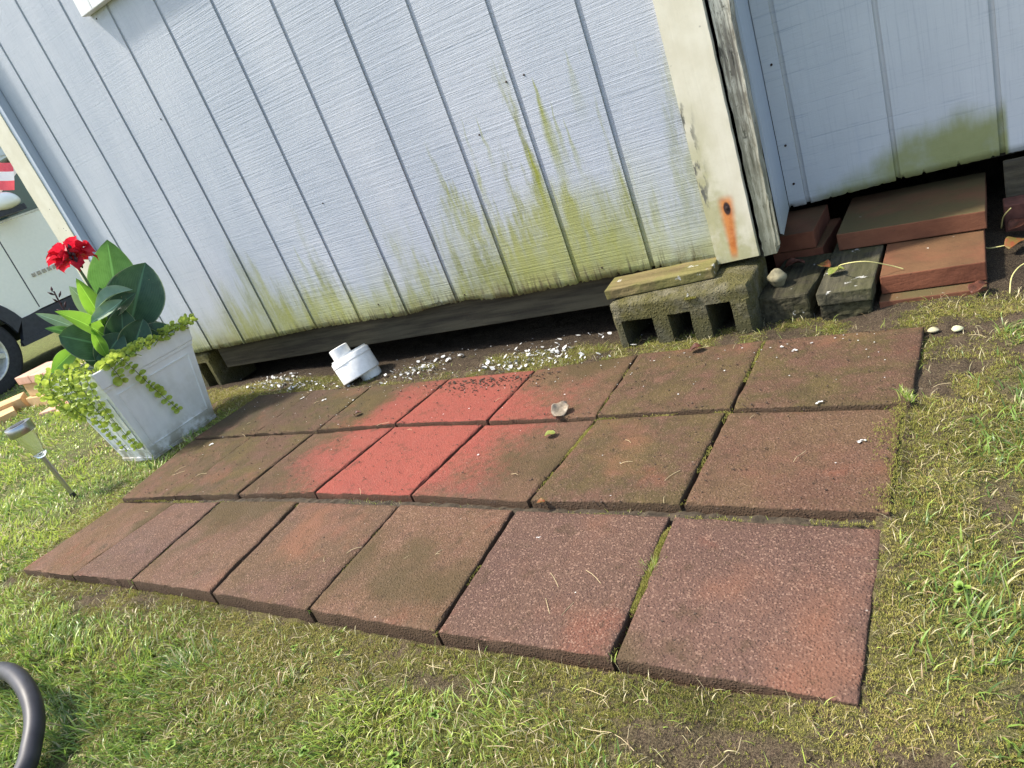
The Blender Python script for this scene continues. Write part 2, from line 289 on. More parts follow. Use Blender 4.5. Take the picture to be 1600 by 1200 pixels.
def mk_paver():
    m = Mat('concrete_paver', .8, .18); P = m.pos(); x, y, z = m.xyz()
    red = m.attr('red', 'OBJECT'); ol = m.attr('olive', 'OBJECT'); ag = m.attr('aggregate', 'OBJECT'); rn = m.rnd()
    n1 = m.noise(3.2, P, 5, .6); n2 = m.noise(9, m.add(P, (3, 7, 1)), 5, .65); n3 = m.noise(55, P, 4, .7); n4 = m.noise(330, P, 3, .75)
    base = m.mix(m.ss(.3, .7, n1), (.080, .042, .029), (.142, .074, .051))
    base = m.mix(m.ss(.45, .75, n2, 0, .5), base, (.105, .062, .056)); base = m.mix(m.ma('MULTIPLY', m.ss(.4, .9, ag), .55), base, m.mix(n2, (.074, .045, .037), (.122, .074, .060)))
    base = m.mix(m.ss(.0, 1., rn, 0, .45), base, (.19, .098, .055))
    # cleaner red patch where something stood: fades out over about 20 cm
    dx = m.ma('DIVIDE', m.ma('SUBTRACT', x, 1.06), 1.0); dy = m.ma('DIVIDE', m.ma('SUBTRACT', y, .30), .92)
    dd = m.ma('SQRT', m.ma('ADD', m.ma('POWER', dx, 2), m.ma('POWER', dy, 2)))
    rm = m.ss(.43, .20, m.ma('ADD', dd, m.ma('ADD', m.ma('MULTIPLY', m.ma('SUBTRACT', n1, .5), .38), m.ma('ADD', m.ma('MULTIPLY', m.ma('SUBTRACT', n2, .5), .22), m.ma('MULTIPLY', m.ma('SUBTRACT', n3, .5), .22)))))
    rm = m.ma('MULTIPLY', rm, red); rm = m.ma('MAXIMUM', rm, m.ma('MULTIPLY', m.attr('clean', 'OBJECT'), m.ss(.25, .5, n2, .75, 1)))
    film = m.ma('MULTIPLY', m.ss(.42, .55, m.ma('ADD', m.ma('MULTIPLY', n1, .42), m.ma('ADD', m.ma('MULTIPLY', n2, .34), m.ma('MULTIPLY', m.noise(31, P, 5, .7), .24))), .15, 1), ol)
    base = m.mix(film, base, m.mix(m.ss(.3, .7, n2), (.038, .033, .014), (.088, .066, .026)))
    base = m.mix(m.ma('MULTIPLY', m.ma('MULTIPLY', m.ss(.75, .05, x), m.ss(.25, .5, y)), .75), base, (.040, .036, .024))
    rp = m.ss(.60, .72, m.noise(5.5, m.add(P, (9, 2, 0)), 4)); base = m.mix(m.ma('MULTIPLY', rp, .38), base, (.18, .062, .038))     # worn reddish spots
    base = m.mix(m.ma('MULTIPLY', rm, .95), base, m.mix(n2, (.20, .045, .034), (.27, .072, .052)))
    # aggregate grains
    cell = m.vor(430, P, out=1); sp = m.nt.nodes.new('ShaderNodeSeparateColor'); m.put(sp.inputs[0], cell); gr = sp.outputs[0]
    base = m.mix(m.ma('MULTIPLY', m.ss(.82, .97, gr), m.ma('ADD', .12, m.ma('MULTIPLY', ag, .34))), base, (.34, .22, .16))
    base = m.mix(m.ma('MULTIPLY', m.ss(.22, .04, gr), m.ma('ADD', .25, m.ma('MULTIPLY', ag, .35))), base, (.06, .035, .03))
    base = m.mix(m.ss(.56, .72, n3, 0, .6), base, (.05, .032, .02))
    wh = m.vor(26, P); base = m.mix(m.ma('MULTIPLY', m.ss(.045, .03, wh), m.ss(.55, .62, m.noise(4, P, 2))), base, (.6, .57, .5))
    big = m.noise(1.7, m.add(P, (4, 4, 4)), 4, .55); pr = m.ma('MULTIPLY', rn, 40); big = m.noise(2.3, m.add(m.scl(P, 1), m.nt.nodes.new('ShaderNodeObjectInfo').outputs['Location']), 5, .6); keep = m.ma('SUBTRACT', 1, rm)
    base = m.mix(m.ma('MULTIPLY', m.ss(.50, .64, big, 0, .75), keep), base, (.060, .046, .020)); base = m.mix(m.ma('MULTIPLY', m.ss(.44, .30, big, 0, .6), keep), base, (.19, .085, .050))
    base = m.mix(m.ss(.56, .66, m.noise(19, P, 5, .7), 0, .5), base, (.055, .036, .020))
    gn = m.nt.nodes.new('ShaderNodeNewGeometry'); nz = m.xyz(gn.outputs['Normal'])[2]      # side faces darkened by normal: soil tone plus painted shade
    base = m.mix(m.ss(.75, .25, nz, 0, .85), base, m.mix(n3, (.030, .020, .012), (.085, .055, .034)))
    m.col(base); m.rgh(m.ss(.3, .7, n2, .72, .95))
    m.bump(m.ma('ADD', m.ma('MULTIPLY', n4, .8), m.ma('ADD', m.ma('MULTIPLY', n3, .5), m.ma('MULTIPLY', m.ss(.6, 0., m.vor(240, P)), .7))), .85, .0022); return m.m
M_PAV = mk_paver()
def mk_brickm(name, a, b, film=.4):
    m = Mat(name, .85, .25); P = m.pos(); n = m.noise(9, P, 5); n3 = m.noise(70, P, 4, .7)
    gx = m.nt.nodes.new('ShaderNodeNewGeometry'); nx, ny, nz = m.xyz(gx.outputs['Normal'])
    c = m.mix(m.ss(.3, .7, n), a, b)
    c = m.mix(m.ma('MULTIPLY', m.ss(.5, .95, nz), m.ss(.3, .6, m.noise(6, P, 4), film * .4, film * 1.3)), c, (.085, .068, .028))
    c = m.mix(m.ss(.63, .72, n3, 0, .5), c, (.05, .03, .02)); c = m.mix(m.ss(.72, .78, m.noise(38, P, 3), 0, .8), c, (.6, .57, .5))
    m.col(c); m.bump(n3, .8, .002); return m.m
M_BRICK = mk_brickm('red_concrete_brick', (.105, .036, .020), (.185, .068, .036))
M_SLAB = mk_brickm('brown_slab', (.11, .044, .024), (.17, .068, .036), .75)
M_PINK = mk_brickm('pale_red_brick', (.50, .27, .18), (.62, .38, .28), .1)
M_TAN = mk_brickm('tan_brick', (.52, .33, .15), (.66, .46, .24), .1)
def mk_block():
    m = Mat('mossy_concrete_block', .95, .2); P = m.pos(); n = m.noise(16, P, 6, .65); n2 = m.noise(190, P, 4, .8); x, y, z = m.xyz()
    c = m.mix(m.ss(.3, .7, m.noise(40, P, 4)), (.09, .082, .052), (.22, .20, .14))
    c = m.mix(m.ss(.36, .58, n, .25, .85), c, m.mix(n2, (.06, .055, .014), (.15, .135, .042)))
    c = m.mix(m.ss(.09, -.03, z, 0, .6), c, (.05, .05, .03)); c = m.mix(m.ss(.68, .73, m.noise(17, P, 3), 0, .85), c, (.55, .55, .53))
    c = m.mix(m.ss(.58, .75, n2, 0, .6), c, (.04, .04, .02)); m.col(c); m.bump(m.ma('ADD', n2, m.ma('MULTIPLY', m.ss(.55, 0, m.vor(130, P)), .6)), 1, .006); return m.m
M_BLOCK = mk_block()
def mk_ground():
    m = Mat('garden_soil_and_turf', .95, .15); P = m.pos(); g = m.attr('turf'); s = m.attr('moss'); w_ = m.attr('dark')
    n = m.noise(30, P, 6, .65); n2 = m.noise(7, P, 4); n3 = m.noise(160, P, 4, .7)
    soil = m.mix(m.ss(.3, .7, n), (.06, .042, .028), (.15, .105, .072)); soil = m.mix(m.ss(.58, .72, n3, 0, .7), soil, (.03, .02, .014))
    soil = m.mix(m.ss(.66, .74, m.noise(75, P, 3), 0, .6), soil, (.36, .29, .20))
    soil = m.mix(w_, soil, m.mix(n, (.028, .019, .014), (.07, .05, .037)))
    moss = m.mix(m.ss(.3, .7, n), (.075, .075, .022), (.20, .18, .06)); turf = m.mix(m.ss(.3, .7, n), (.07, .10, .025), (.20, .25, .06))
    turf = m.mix(m.ss(.55, .7, n2, 0, .35), turf, (.22, .19, .075))
    c = m.mix(m.ma('MULTIPLY', s, m.ss(.38, .56, m.noise(45, P, 5, .7), .1, .95)), soil, moss); c = m.mix(m.ma('MULTIPLY', g, .8), c, turf)
    gr = m.noise(420, P, 3, .8); c = m.mix(m.ss(.5, .62, gr, 0, .5), c, (.28, .23, .13)); c = m.mix(m.ss(.48, .36, gr, 0, .75), c, (.02, .016, .010))
    m.col(c); m.bump(m.ma('ADD', n, m.ma('ADD', m.ma('MULTIPLY', n3, .6), m.ma('MULTIPLY', gr, .5))), 1, .012); return m.m
M_GROUND = mk_ground()
def mk_grass():
    m = Mat('grass_blade', .38, .5); h = m.attr('hue'); t = m.attr('along')
    c = m.mix(m.ss(0, .35, h), (.10, .17, .045), (.21, .33, .06)); c = m.mix(m.ss(.35, .7, h), c, (.44, .53, .10)); c = m.mix(m.ss(.77, .80, h), c, (.60, .53, .30)); c = m.mix(m.ss(.92, .98, h), c, (.36, .25, .14))
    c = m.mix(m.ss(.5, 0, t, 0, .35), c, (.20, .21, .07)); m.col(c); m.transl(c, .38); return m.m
M_GRASS = mk_grass()
def mk_moss():
    m = Mat('moss_leaflet', .7, .2); h = m.attr('hue')
    c = m.mix(m.ss(0, .5, h), (.09, .10, .022), (.24, .24, .05)); c = m.mix(m.ss(.5, .9, h), c, (.42, .37, .11)); c = m.mix(m.ss(.9, .96, h), c, (.22, .14, .07)); m.col(c); m.transl(c, .3); return m.m
M_MOSS = mk_moss()
M_CHIP = plain('white_paint_chip', (.50, .50, .48), .6, var=.35, sc=60)
M_CRUMB = plain('dark_crumb', (.06, .04, .028), .9, var=.3)
M_STRAW = plain('dry_straw', (.45, .36, .20), .7)
M_PLAST = plain('white_planter_plastic', (.68, .71, .76), .42, var=.04, sc=18, bump=.0006)
def mk_planter():
    m = Mat('white_planter_plastic_stained', .42, .45); P = m.pos(); x, y, z = m.xyz(); n = m.noise(1, m.scl(P, (40, 40, 7)), 4)
    c = m.mix(m.ss(.3, .7, n), (.76, .77, .78), (.82, .83, .83)); dn = m.noise(24, P, 5)
    c = m.mix(m.ma('MULTIPLY', m.ss(.075, -.03, z), m.ss(.38, .6, dn, .1, .9)), c, (.27, .24, .16)); c = m.mix(m.ma('MULTIPLY', m.ss(.04, -.01, z), m.ss(.45, .56, y, 0, .75)), c, (.22, .19, .14)); c = m.mix(m.ma('MULTIPLY', m.ss(.5, .68, m.noise(5, P, 5, .65)), .25), c, (.42, .42, .33)); m.col(c); m.bump(n, .2, .0006); return m.m
M_PLANT = mk_planter()
M_PVC = plain('dirty_white_pvc', (.80, .79, .75), .5, var=.07, sc=60)
M_SOILP = plain('potting_soil', (.04, .028, .02), .95, var=.4, sc=150, bump=.003)
M_STEEL = plain('brushed_steel', (.42, .42, .43), .28, 1, .05)
M_DARKP = plain('black_plastic', (.02, .02, .022), .4, var=.2)
M_RUBBER = plain('black_rubber_hose', (.028, .028, .034), .48, var=.25, sc=25, bump=.0006)
M_STONE = plain('mossy_stone', (.20, .18, .11), .8, var=.4, sc=45, bump=.002)
M_PEB = plain('pale_pebble', (.42, .38, .24), .8, var=.2)
M_NAIL = plain('rusty_nail', (.05, .03, .025), .7, .3)
def mk_clear():
    m = Mat('clear_lens_plastic', .16, .6); m.b.inputs['Transmission Weight'].default_value = 1; m.b.inputs['IOR'].default_value = 1.4; m.col((.93, .95, .93)); return m.m
M_CLEAR = mk_clear()
def mk_canna(name, a, b, tr, vein=.35):
    m = Mat(name, .42, .4); v = m.attr('across'); t = m.attr('along')
    rib = m.ma('SINE', m.ma('MULTIPLY', m.ma('ADD', m.ma('ABSOLUTE', v), m.ma('MULTIPLY', t, -.55)), 70)); n = m.noise(30, m.obj(), 4)
    c = m.mix(m.ss(.3, .7, n), a, b); c = m.mix(m.ss(.4, 1, rib, 0, vein), c, tuple(min(1, k * 1.45) for k in b)); c = m.mix(m.ss(.07, .02, m.ma('ABSOLUTE', v)), c, tuple(min(1, k * 2) for k in b))
    c = m.mix(m.ss(.93, .99, m.ma('ABSOLUTE', v), 0, .5), c, (.45, .5, .3)); c = m.mix(m.ma('MULTIPLY', m.ss(1.0, 1.3, m.ma('ADD', m.ma('ABSOLUTE', v), m.ma('MULTIPLY', m.ma('SUBTRACT', m.noise(22, m.obj(), 4), .5), 2.2))), .4), c, (.20, .15, .06)); c = m.mix(m.ss(.69, .72, m.noise(45, m.obj(), 3), 0, .8), c, (.30, .27, .14)); m.col(c); m.transl(m.mix(.5, c, (b[0] * 1.8, b[1] * 1.9, b[2] * .8)), tr); m.bump(rib, .25, .001); return m.m
M_LEAF = {'mid': mk_canna('canna_leaf_green', (.05, .13, .045), (.10, .22, .07), .45), 'dark': mk_canna('canna_leaf_dark', (.022, .06, .032), (.042, .095, .05), .18),
          'lime': mk_canna('canna_leaf_young', (.14, .30, .04), (.22, .40, .06), .45), 'pale': mk_canna('canna_leaf_underside', (.16, .25, .17), (.24, .34, .24), .25)}
def mk_simple_leaf(name, a, b, tr, sc=60):
    m = Mat(name, .5, .3); n = m.noise(sc, m.obj(), 4); c = m.mix(m.ss(.3, .7, n), a, b); m.col(c); m.transl(c, tr); return m.m
M_VINE = mk_simple_leaf('golden_creeper_leaf', (.30, .40, .05), (.52, .62, .12), .45)
M_PETAL = mk_simple_leaf('red_petal', (.50, .010, .03), (.72, .03, .06), .4)
M_BUD = plain('dark_red_bud', (.06, .02, .025), .6, var=.4)
M_STEM = plain('plant_stem', (.08, .13, .05), .6)
M_DLEAF = mk_simple_leaf('grey_dead_leaf', (.20, .16, .11), (.38, .31, .23), .2, 90)
M_BLEAF = mk_simple_leaf('brown_dead_leaf', (.05, .02, .012), (.14, .05, .03), .15, 90)
M_RLEAF = mk_simple_leaf('red_green_leaf', (.26, .06, .03), (.14, .17, .035), .3, 55)
M_GLEAF = mk_simple_leaf('fading_green_leaf', (.16, .22, .04), (.34, .32, .09), .3, 70)
M_YSTEM = plain('yellow_stalk', (.55, .50, .20), .6)

# ------------------------------------------------------------------ paver corners (metres, measured) and ground form
A0 = [(0.037, -.311), (.311, -.304), (.582, -.290), (.902, -.289), (1.215, -.291), (1.525, -.294), (1.830, -.288), (2.135, -.297)]
A1 = [(.066, -.013), (.354, -.002), (.556, .012), (.867, .022), (1.203, .022), (1.505, .017), (1.822, .015), (2.139, .003)]
B0 = [(.055, -.003), (.322, .014), (.602, .031), (.895, .046), (1.214, .043), (1.531, .027), (1.834, .031), (2.145, .022)]
B1 = [(-.014, .321), (.320, .326), (.614, .326), (.932, .340), (1.241, .328), (1.554, .322), (1.841, .325), (2.147, .311)]
C0 = [(-.014, .327), (.320, .332), (.622, .332), (.929, .346), (1.247, .334), (1.550, .328), (1.846, .331), (2.157, .316)]
C1 = [(.015, .615), (.336, .608), (.629, .592), (.955, .592), (1.258, .592), (1.545, .624), (1.854, .625), (2.169, .610)]
xk = np.array([p[0] for p in A0]); FY = np.array([p[1] for p in A0])
def masks(x, y):
    n = fbm(x, y, 5.5, 3); n2 = fbm(x, y, 16, 9); n3 = fbm(x, y, 2.2, 21)
    df = -(y + .295)                                            # distance in front of the front edge
    inx = ss(-.05, .05, x)
    dl = -(x - .03 + .07 * np.clip((.0 - y) / .3, -2, 1) * 0)   # left of the path
    dr = x - 2.15
    din = np.maximum(np.maximum(df, dl), dr)                    # outside path distance
    front = ss(.0, .10, df + (n - .5) * .17 - .075 * ss(1.75, 1.95, x) * ss(2.3, 2.15, x)) * (.55 + .45 * ss(.04, .2, df))
    left = ss(.02, .10, dl + (n - .5) * .10)
    right = ss(.03, .26, dr + (n - .5) * .28) * ss(.62, -.05, y + (n2 - .5) * .3) * .85
    right = np.maximum(right, ss(.57, .64, n2) * ss(.05, .14, dr) * .55 * ss(.75, .55, y))
    g = np.where(y < -.295, np.where(x < 2.15, front, np.maximum(front, right)), np.where(x < .03, left, np.where(x > 2.15, right, 0)))
    g = np.where((y < -.30) & (x < .03), np.maximum(left, ss(.02, .13, df + (n - .5) * .16)), g)
    behind = (x > -.75) & (x < 2.16) & (y > .585)
    shed = ((x > -.85) & (y > .80)) | ((x > 1.85) & (y > .62))
    g = np.where(behind | shed, 0, g); g = np.where((x > -1.0) & (y > .62) & (x <= .03), g * ss(.10, -.35, x + .85 - .85 * (y > .8)) * 0 + g * (y < .8) * ss(-.15, -.35, x), g)
    bare = ss(.58, .70, fbm(x, y, 9, 40)); g = g * (1 - .75 * bare * ss(.5, .05, din))
    g = g * (1 - .45 * ss(.6, .72, fbm(x, y, 3.1, 77)))
    mo = ss(.34, .56, n2 * .5 + n * .5 + .05) * ss(.55, .06, din) + .15
    mo = np.where(dr > -.03, ss(.30, .46, n * .55 + n2 * .45) * .95, mo)
    mo = np.where((dl > 0), ss(.30, .5, n2) * ss(.30, .08, dl), mo)
    mo = np.where(behind, ss(.42, .60, n2 * .5 + n * .5 + .05) * ss(.80, .745, y + (n - .5) * .06), mo)
    mo = np.where((x > 1.98) & (x < 2.75) & (y > .585), ss(.37, .48, n) * ss(.80, .70, y + (n - .5) * .12), mo)
    mo = np.where(shed & (y > .78), 0, mo)
    bp = np.exp(-(((x - 2.02) / .26) ** 2 + ((y + .385) / .055) ** 2) * 1.2) + .8 * np.exp(-(((x - .45) / .22) ** 2 + ((y + .345) / .03) ** 2)) + .8 * np.exp(-(((x - 1.55) / .12) ** 2 + ((y + .36) / .03) ** 2)) + .7 * np.exp(-(((x - 2.28) / .05) ** 2 + ((y - .05) / .12) ** 2))
    bp = ss(.35, .8, bp + (n - .5) * .8); g = g * (1 - .9 * bp); mo = mo * (1 - .85 * bp)
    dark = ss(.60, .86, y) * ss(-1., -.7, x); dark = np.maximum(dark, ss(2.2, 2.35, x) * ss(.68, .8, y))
    return g, np.clip(mo, 0, 1), dark
def gz(x, y):
    x = np.asarray(x, float); y = np.asarray(y, float)
    z = -.040 + 0 * x
    z = z + .012 * ss(.35, .0, x) * ss(-.6, 0, x) * ss(-.5, -.2, y)
    z = z + .030 * ss(1.95, 2.14, x) + .020 * ss(1.4, 1.95, x) * ss(2.1, 1.95, x) * ss(-.28, -.30, y) + .010 * ss(.9, .3, x) * ss(-.1, .3, x) * ss(-.28, -.30, y)
    z = z + .014 * ss(.58, .66, y) * ss(.95, .8, y) * ss(2.1, 1.9, x)
    z = z - .016 * ss(1.7, 1.82, x) * ss(2.2, 1.95, x) * ss(-.27, -.33, y) * 0
    z = z - .020 * ss(-.8, -3.5, x) - .04 * ss(-3.0, -4.2, x)
    z = z - .02 * ss(.8, 1.0, y) * ss(2.0, 1.8, x) * ss(-1, -.8, x)
    n = fbm(x, y, 14, 5, 3) - .5; n1 = fbm(x, y, 3, 8, 3) - .5
    inside = ss(.02, .05, x + .10 * np.clip(y, 0, .33)) * ss(2.125, 2.105, x) * ss(-.284, -.262, y) * ss(.60, .585, y)
    z = z + (n * .012 + n1 * .022 * ss(.05, .4, np.maximum(-(y + .3), np.maximum(-x, x - 2.3)))) * (1 - inside)
    return z * (1 - inside) - .052 * inside

# ------------------------------------------------------------------ the setting: ground
def axis(lo, hi, step, far):
    a = list(np.arange(lo, hi + 1e-6, step)); s = step; v = hi
    while v < far: s *= 1.22; v += s; a.append(v)
    s = step; v = lo; pre = []
    while v > -far: s *= 1.22; v -= s; pre.append(v)
    return np.array(pre[::-1] + a)
gx = axis(-.9, 2.9, .012, 300); gy = axis(-.95, 1.35, .012, 300)
X, Y = np.meshgrid(gx, gy); Z = gz(X, Y) + (fbm(X, Y, 60, 31, 2) - .5) * .008 * (np.hypot(X - 1, Y) < 6)
V = np.stack([X.ravel(), Y.ravel(), Z.ravel()], 1); nx_, ny_ = len(gx), len(gy)
i = np.arange(nx_ - 1)[None, :] + np.arange(ny_ - 1)[:, None] * nx_
F = np.stack([i, i + 1, i + 1 + nx_, i + nx_], 2).reshape(-1, 4)
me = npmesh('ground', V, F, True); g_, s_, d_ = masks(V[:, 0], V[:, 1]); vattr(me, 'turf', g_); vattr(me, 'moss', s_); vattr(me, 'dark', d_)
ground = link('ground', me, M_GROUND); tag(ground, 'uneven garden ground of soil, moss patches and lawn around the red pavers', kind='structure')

# the paved path: a sand bed with the pavers as its pieces
bed = box('paved_path', .02, 2.13, -.28, .60, -.052, -.030, plain('damp_joint_soil', (.05, .038, .024), .95, var=.4, sc=90, bump=.004)); tag(bed, 'small path of square red concrete pavers laid in three rows beside the shed', kind='structure')
jb = bmesh.new(); nj = 150; rows_ = []
for k in range(nj):
    x_ = .06 + (2.135 - .06) * k / (nj - 1); rows_.append([jb.verts.new((x_, y_, z_ + random.uniform(-.0035, .0035))) for y_, z_ in ((-.012, -.034), (.004, -.020), (.022, -.017), (.045, -.020), (.060, -.034))])
for A_, B_ in zip(rows_, rows_[1:]):
    for q in range(4): jb.faces.new((A_[q], B_[q], B_[q + 1], A_[q + 1]))
ob('joint_soil', jb, bed.data.materials[0], bed)
def bil(q, u, v): return [q[0][k] * (1 - u) * (1 - v) + q[1][k] * u * (1 - v) + q[2][k] * u * v + q[3][k] * (1 - u) * v for k in (0, 1)]
def paver(q, zt, red, ol, ag, th=.044, gap=.003, tilt=(0, 0), gl=None, gr=None, drop=1):
    gl = gap if gl is None else gl; gr = gap if gr is None else gr
    cx = sum(p[0] for p in q) / 4; cy = sum(p[1] for p in q) / 4; q2 = []
    for p in q:
        dx, dy = p[0] - cx, p[1] - cy; q2.append((cx + dx - (gr if dx > 0 else -gl), cy + dy - math.copysign(gap, dy)))
    n = 22; rb = .004; L = .30; us = [0, rb * .35 / L, rb / L] + [k / n for k in range(1, n)] + [1 - rb / L, 1 - rb * .35 / L, 1]; N = len(us)
    seed = random.randint(0, 999); V = []; 
    for b, v in enumerate(us):
        for a, u in enumerate(us):
            x, y = bil(q2, u, v); e = min(u, 1 - u, v, 1 - v) * L
            V.append([x, y, zt - (.0028 if e < .0003 else (.0009 if e < .002 else 0)) * (drop if (u > .5 and gr < .001) or (u < .5 and gl < .001) else 1) + tilt[0] * (u - .5) + tilt[1] * (v - .5)])
    V = np.array(V); wx = (fbm(V[:, 0], V[:, 1], 45, seed) - .5); wy = (fbm(V[:, 0], V[:, 1], 45, seed + 5) - .5)
    edge = np.array([[1 if (a < 2 or a > N - 3 or b < 2 or b > N - 3) else 0 for a in range(N)] for b in range(N)]).ravel()
    V[:, 0] += wx * .005 * edge; V[:, 1] += wy * .005 * edge; V[:, 2] += (fbm(V[:, 0], V[:, 1], 22, seed + 9) - .5) * .0022 - edge * np.clip(fbm(V[:, 0], V[:, 1], 60, seed + 2) - .58, 0, 1) * .02
    V[:, :2] -= (cx, cy); F = [[a + b * N, a + 1 + b * N, a + 1 + (b + 1) * N, a + (b + 1) * N] for b in range(N - 1) for a in range(N - 1)]
    ring = [a for a in range(N)] + [N - 1 + b * N for b in range(1, N)] + [(N - 1) * N + a for a in range(N - 2, -1, -1)] + [b * N for b in range(N - 2, 0, -1)]
    base = len(V); W = V[ring].copy(); W[:, 2] = zt - th; V = np.vstack([V, W]); R_ = len(ring)
    F += [[ring[k], base + k, base + (k + 1) % R_, ring[(k + 1) % R_]] for k in range(R_)]
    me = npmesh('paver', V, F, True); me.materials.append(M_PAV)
    try:
        bm = bmesh.new(); bm.from_mesh(me); bm.to_mesh(me); bm.free()
        me.set_sharp_from_angle(angle=math.radians(50))
    except Exception: pass
    o = link('paver', me, None, bed, (cx, cy, 0)); o['red'] = float(red); o['olive'] = float(ol); o['aggregate'] = float(ag); o['clean'] = 0.0; return o
redlab = {(1, 3): 'cleanest bright red paver', (2, 3): 'bright red paver with dark dirt at the back'}
for r, (lo, hi, zt) in enumerate(((A0, A1, -.007), (B0, B1, .0), (C0, C1, .003))):
    for c in range(7):
        ol = ((.45, .18, .35, .45, .30, .15, .06), (.95, .95, .55, .10, .45, .85, .50), (1, 1, .95, .30, .6, .85, .95))[r][c]
        red = ((0, 0, 0, .0, .0, 0, 0), (.3, .7, .95, 1, 1, .6, .3), (.2, .6, .9, 1, .95, .5, .2))[r][c]
        ag = ((.35, .9, .8, .7, .9, 1, .9), (.15, .15, .3, .15, .35, .35, .4), (.1, .1, .2, .2, .3, .3, .3))[r][c]
        gap = .0016 if (r, c) in ((0, 0), (1, 0), (2, 0)) else (random.uniform(.003, .0052) if r == 0 else random.uniform(.0022, .0042))
        o = paver([lo[c], lo[c + 1], hi[c + 1], hi[c]], zt + (random.uniform(-.0015, .0015) if c > 1 else 0), red, ol, ag, gap=gap, tilt=((random.uniform(-.002, .002), random.uniform(-.002, .002)) if c > 1 else (0, 0)), gl=(.0004 if c == 1 else None), gr=(.0004 if c == 0 else None), drop=.3)
        if (r, c) in ((1, 3), (2, 3)): o['clean'] = 1.0 if r == 1 else .8
        if (r, c) in redlab: o['label'] = redlab[(r, c)]

# ------------------------------------------------------------------ the shed (local x along the wall, local y into the shed)
shed = thing('shed', (0, .822, 0), 'pale blue painted wooden shed with green algae streaks on its grooved siding', 'shed', rz=.0243)
def bot(x): return float(np.interp(x, (-.81, -.2, .2, .45, .66, .885, 1.09, 1.31, 1.54, 1.72), (.140, .142, .148, .142, .134, .143, .130, .132, .136, .126)))
def board(x0, x1, mat, y0=0., botf=bot, ztop=2.25, rag=1., th=.013, name='siding_board', notch=None):
    n = max(4, int((x1 - x0) / .0045)); xs = np.linspace(x0, x1, n); rz_ = random.Random(int(x0 * 1000) + 5)
    zb = np.array([botf(x) for x in xs]) + (fbm(xs, xs * 0, 160, 4, 3) - .5) * .006 * rag
    for k in range(1, n - 1):
        if rz_.random() < .10 * rag: zb[k] += rz_.uniform(.003, .012)
    if notch: zb += notch[2] * np.exp(-((xs - notch[0]) / notch[1]) ** 2) * (.6 + .8 * fbm(xs, xs * 0, 120, 9, 2))
    zt = [None, .02, .06, .2, .6, 1.2, ztop]; V = []
    for L in range(len(zt)):
        for k in range(n):
            z = zb[k] if L == 0 else (max(botf(xs[k]) + zt[L], zb[k] + .004) if L < 6 else ztop)
            V.append((xs[k], y0, z))
    nf = len(V); nz = len(zt); F = [[k + L * n, k + 1 + L * n, k + 1 + (L + 1) * n, k + (L + 1) * n] for L in range(nz - 1) for k in range(n - 1)]
    V += [(xs[k], y0 + th, zb[k]) for k in range(n)]; F += [[nf + k, nf + k + 1, k + 1, k] for k in range(n - 1)]
    b = len(V); V += [(x0, y0 + th, ztop), (x1, y0 + th, ztop)]
    F += [[0, (nz - 1) * n, b, nf], [n - 1, nf + n - 1, b + 1, nz * n - 1]]
    return link(name, npmesh(name, V, F), mat, shed)
GR = [-.812, -.652, -.428, -.208, .005, .224, .450, .668, .884, 1.101, 1.321, 1.543, 1.722]
gw = .0068
for a, b in zip(GR, GR[1:]):
    nt_ = (.80, .05, .012) if abs(a - .668) < .01 else ((.93, .03, .007) if abs(a - .884) < .01 else None)
    board(a + (gw if a > -.8 else 0), b - (gw if b < 1.7 else 0), M_SID, notch=nt_)
o = board(-.81, 1.722, M_SID, y0=.0055, rag=.3, th=.006, botf=lambda x: bot(x) + .004, name='groove_backing')
# door side of the shed, set back by about 34 cm
def botr(x): return float(np.interp(x, (1.83, 1.90, 2.11, 2.33, 2.5), (.124, .126, .137, .143, .147)))
GR2 = [1.842, 1.892, 2.113, 2.336, 2.556, 2.776, 2.996, 3.2]
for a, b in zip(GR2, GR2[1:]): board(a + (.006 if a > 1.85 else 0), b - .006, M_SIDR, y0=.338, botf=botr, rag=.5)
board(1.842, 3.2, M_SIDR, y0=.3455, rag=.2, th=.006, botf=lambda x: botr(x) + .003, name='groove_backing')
# corner boards
def vboard(name, x0, x1, y0, y1, zb, mat, wob=.002, ztop=2.25, taper=0):
    n = 60; bm = bmesh.new(); rings = []
    for k in range(n):
        z = zb + (ztop - zb) * (k / (n - 1)) ** 1.4; j = [random.uniform(-wob, wob) for _ in range(2)]; t = taper * (1 - k / (n - 1)) ** 3
        dz = [random.uniform(-.004, .004) for _ in range(4)] if k == 0 else [0] * 4
        rings.append([bm.verts.new(p) for p in ((x0 + j[0], y0, z + dz[0]), (x1 + j[1] - t, y0, z + dz[1]), (x1 + j[1] - t, y1, z + dz[2]), (x0 + j[0], y1, z + dz[3]))])
    bm.faces.new(rings[0][::-1]); bm.faces.new(rings[-1])
    for A, B in zip(rings, rings[1:]):
        for q in range(4): bm.faces.new((A[q], A[(q + 1) % 4], B[(q + 1) % 4], B[q]))
    return ob(name, bm, mat, shed)
vboard('corner_board', 1.718, 1.821, -.020, -.0005, .121, M_CREAM, .0006)
vboard('corner_post', 1.8285, 1.872, -.006, .040, .118, M_OLD, .0016, taper=.012)
spl = bmesh.new()
for k in range(5):
    x = 1.868 - k * .004; join(spl, hexa([(x - .004, -.004, .135 - .004 * k), (x + .002, -.004, .137), (x + .002, .006, .137), (x - .004, .006, .136)], [(x - .008, -.004, .24 + .02 * k), (x + .003, -.004, .25 + .015 * k), (x + .003, .006, .25), (x - .008, .006, .24)]))
ob('splinter', spl, M_OLD, shed)
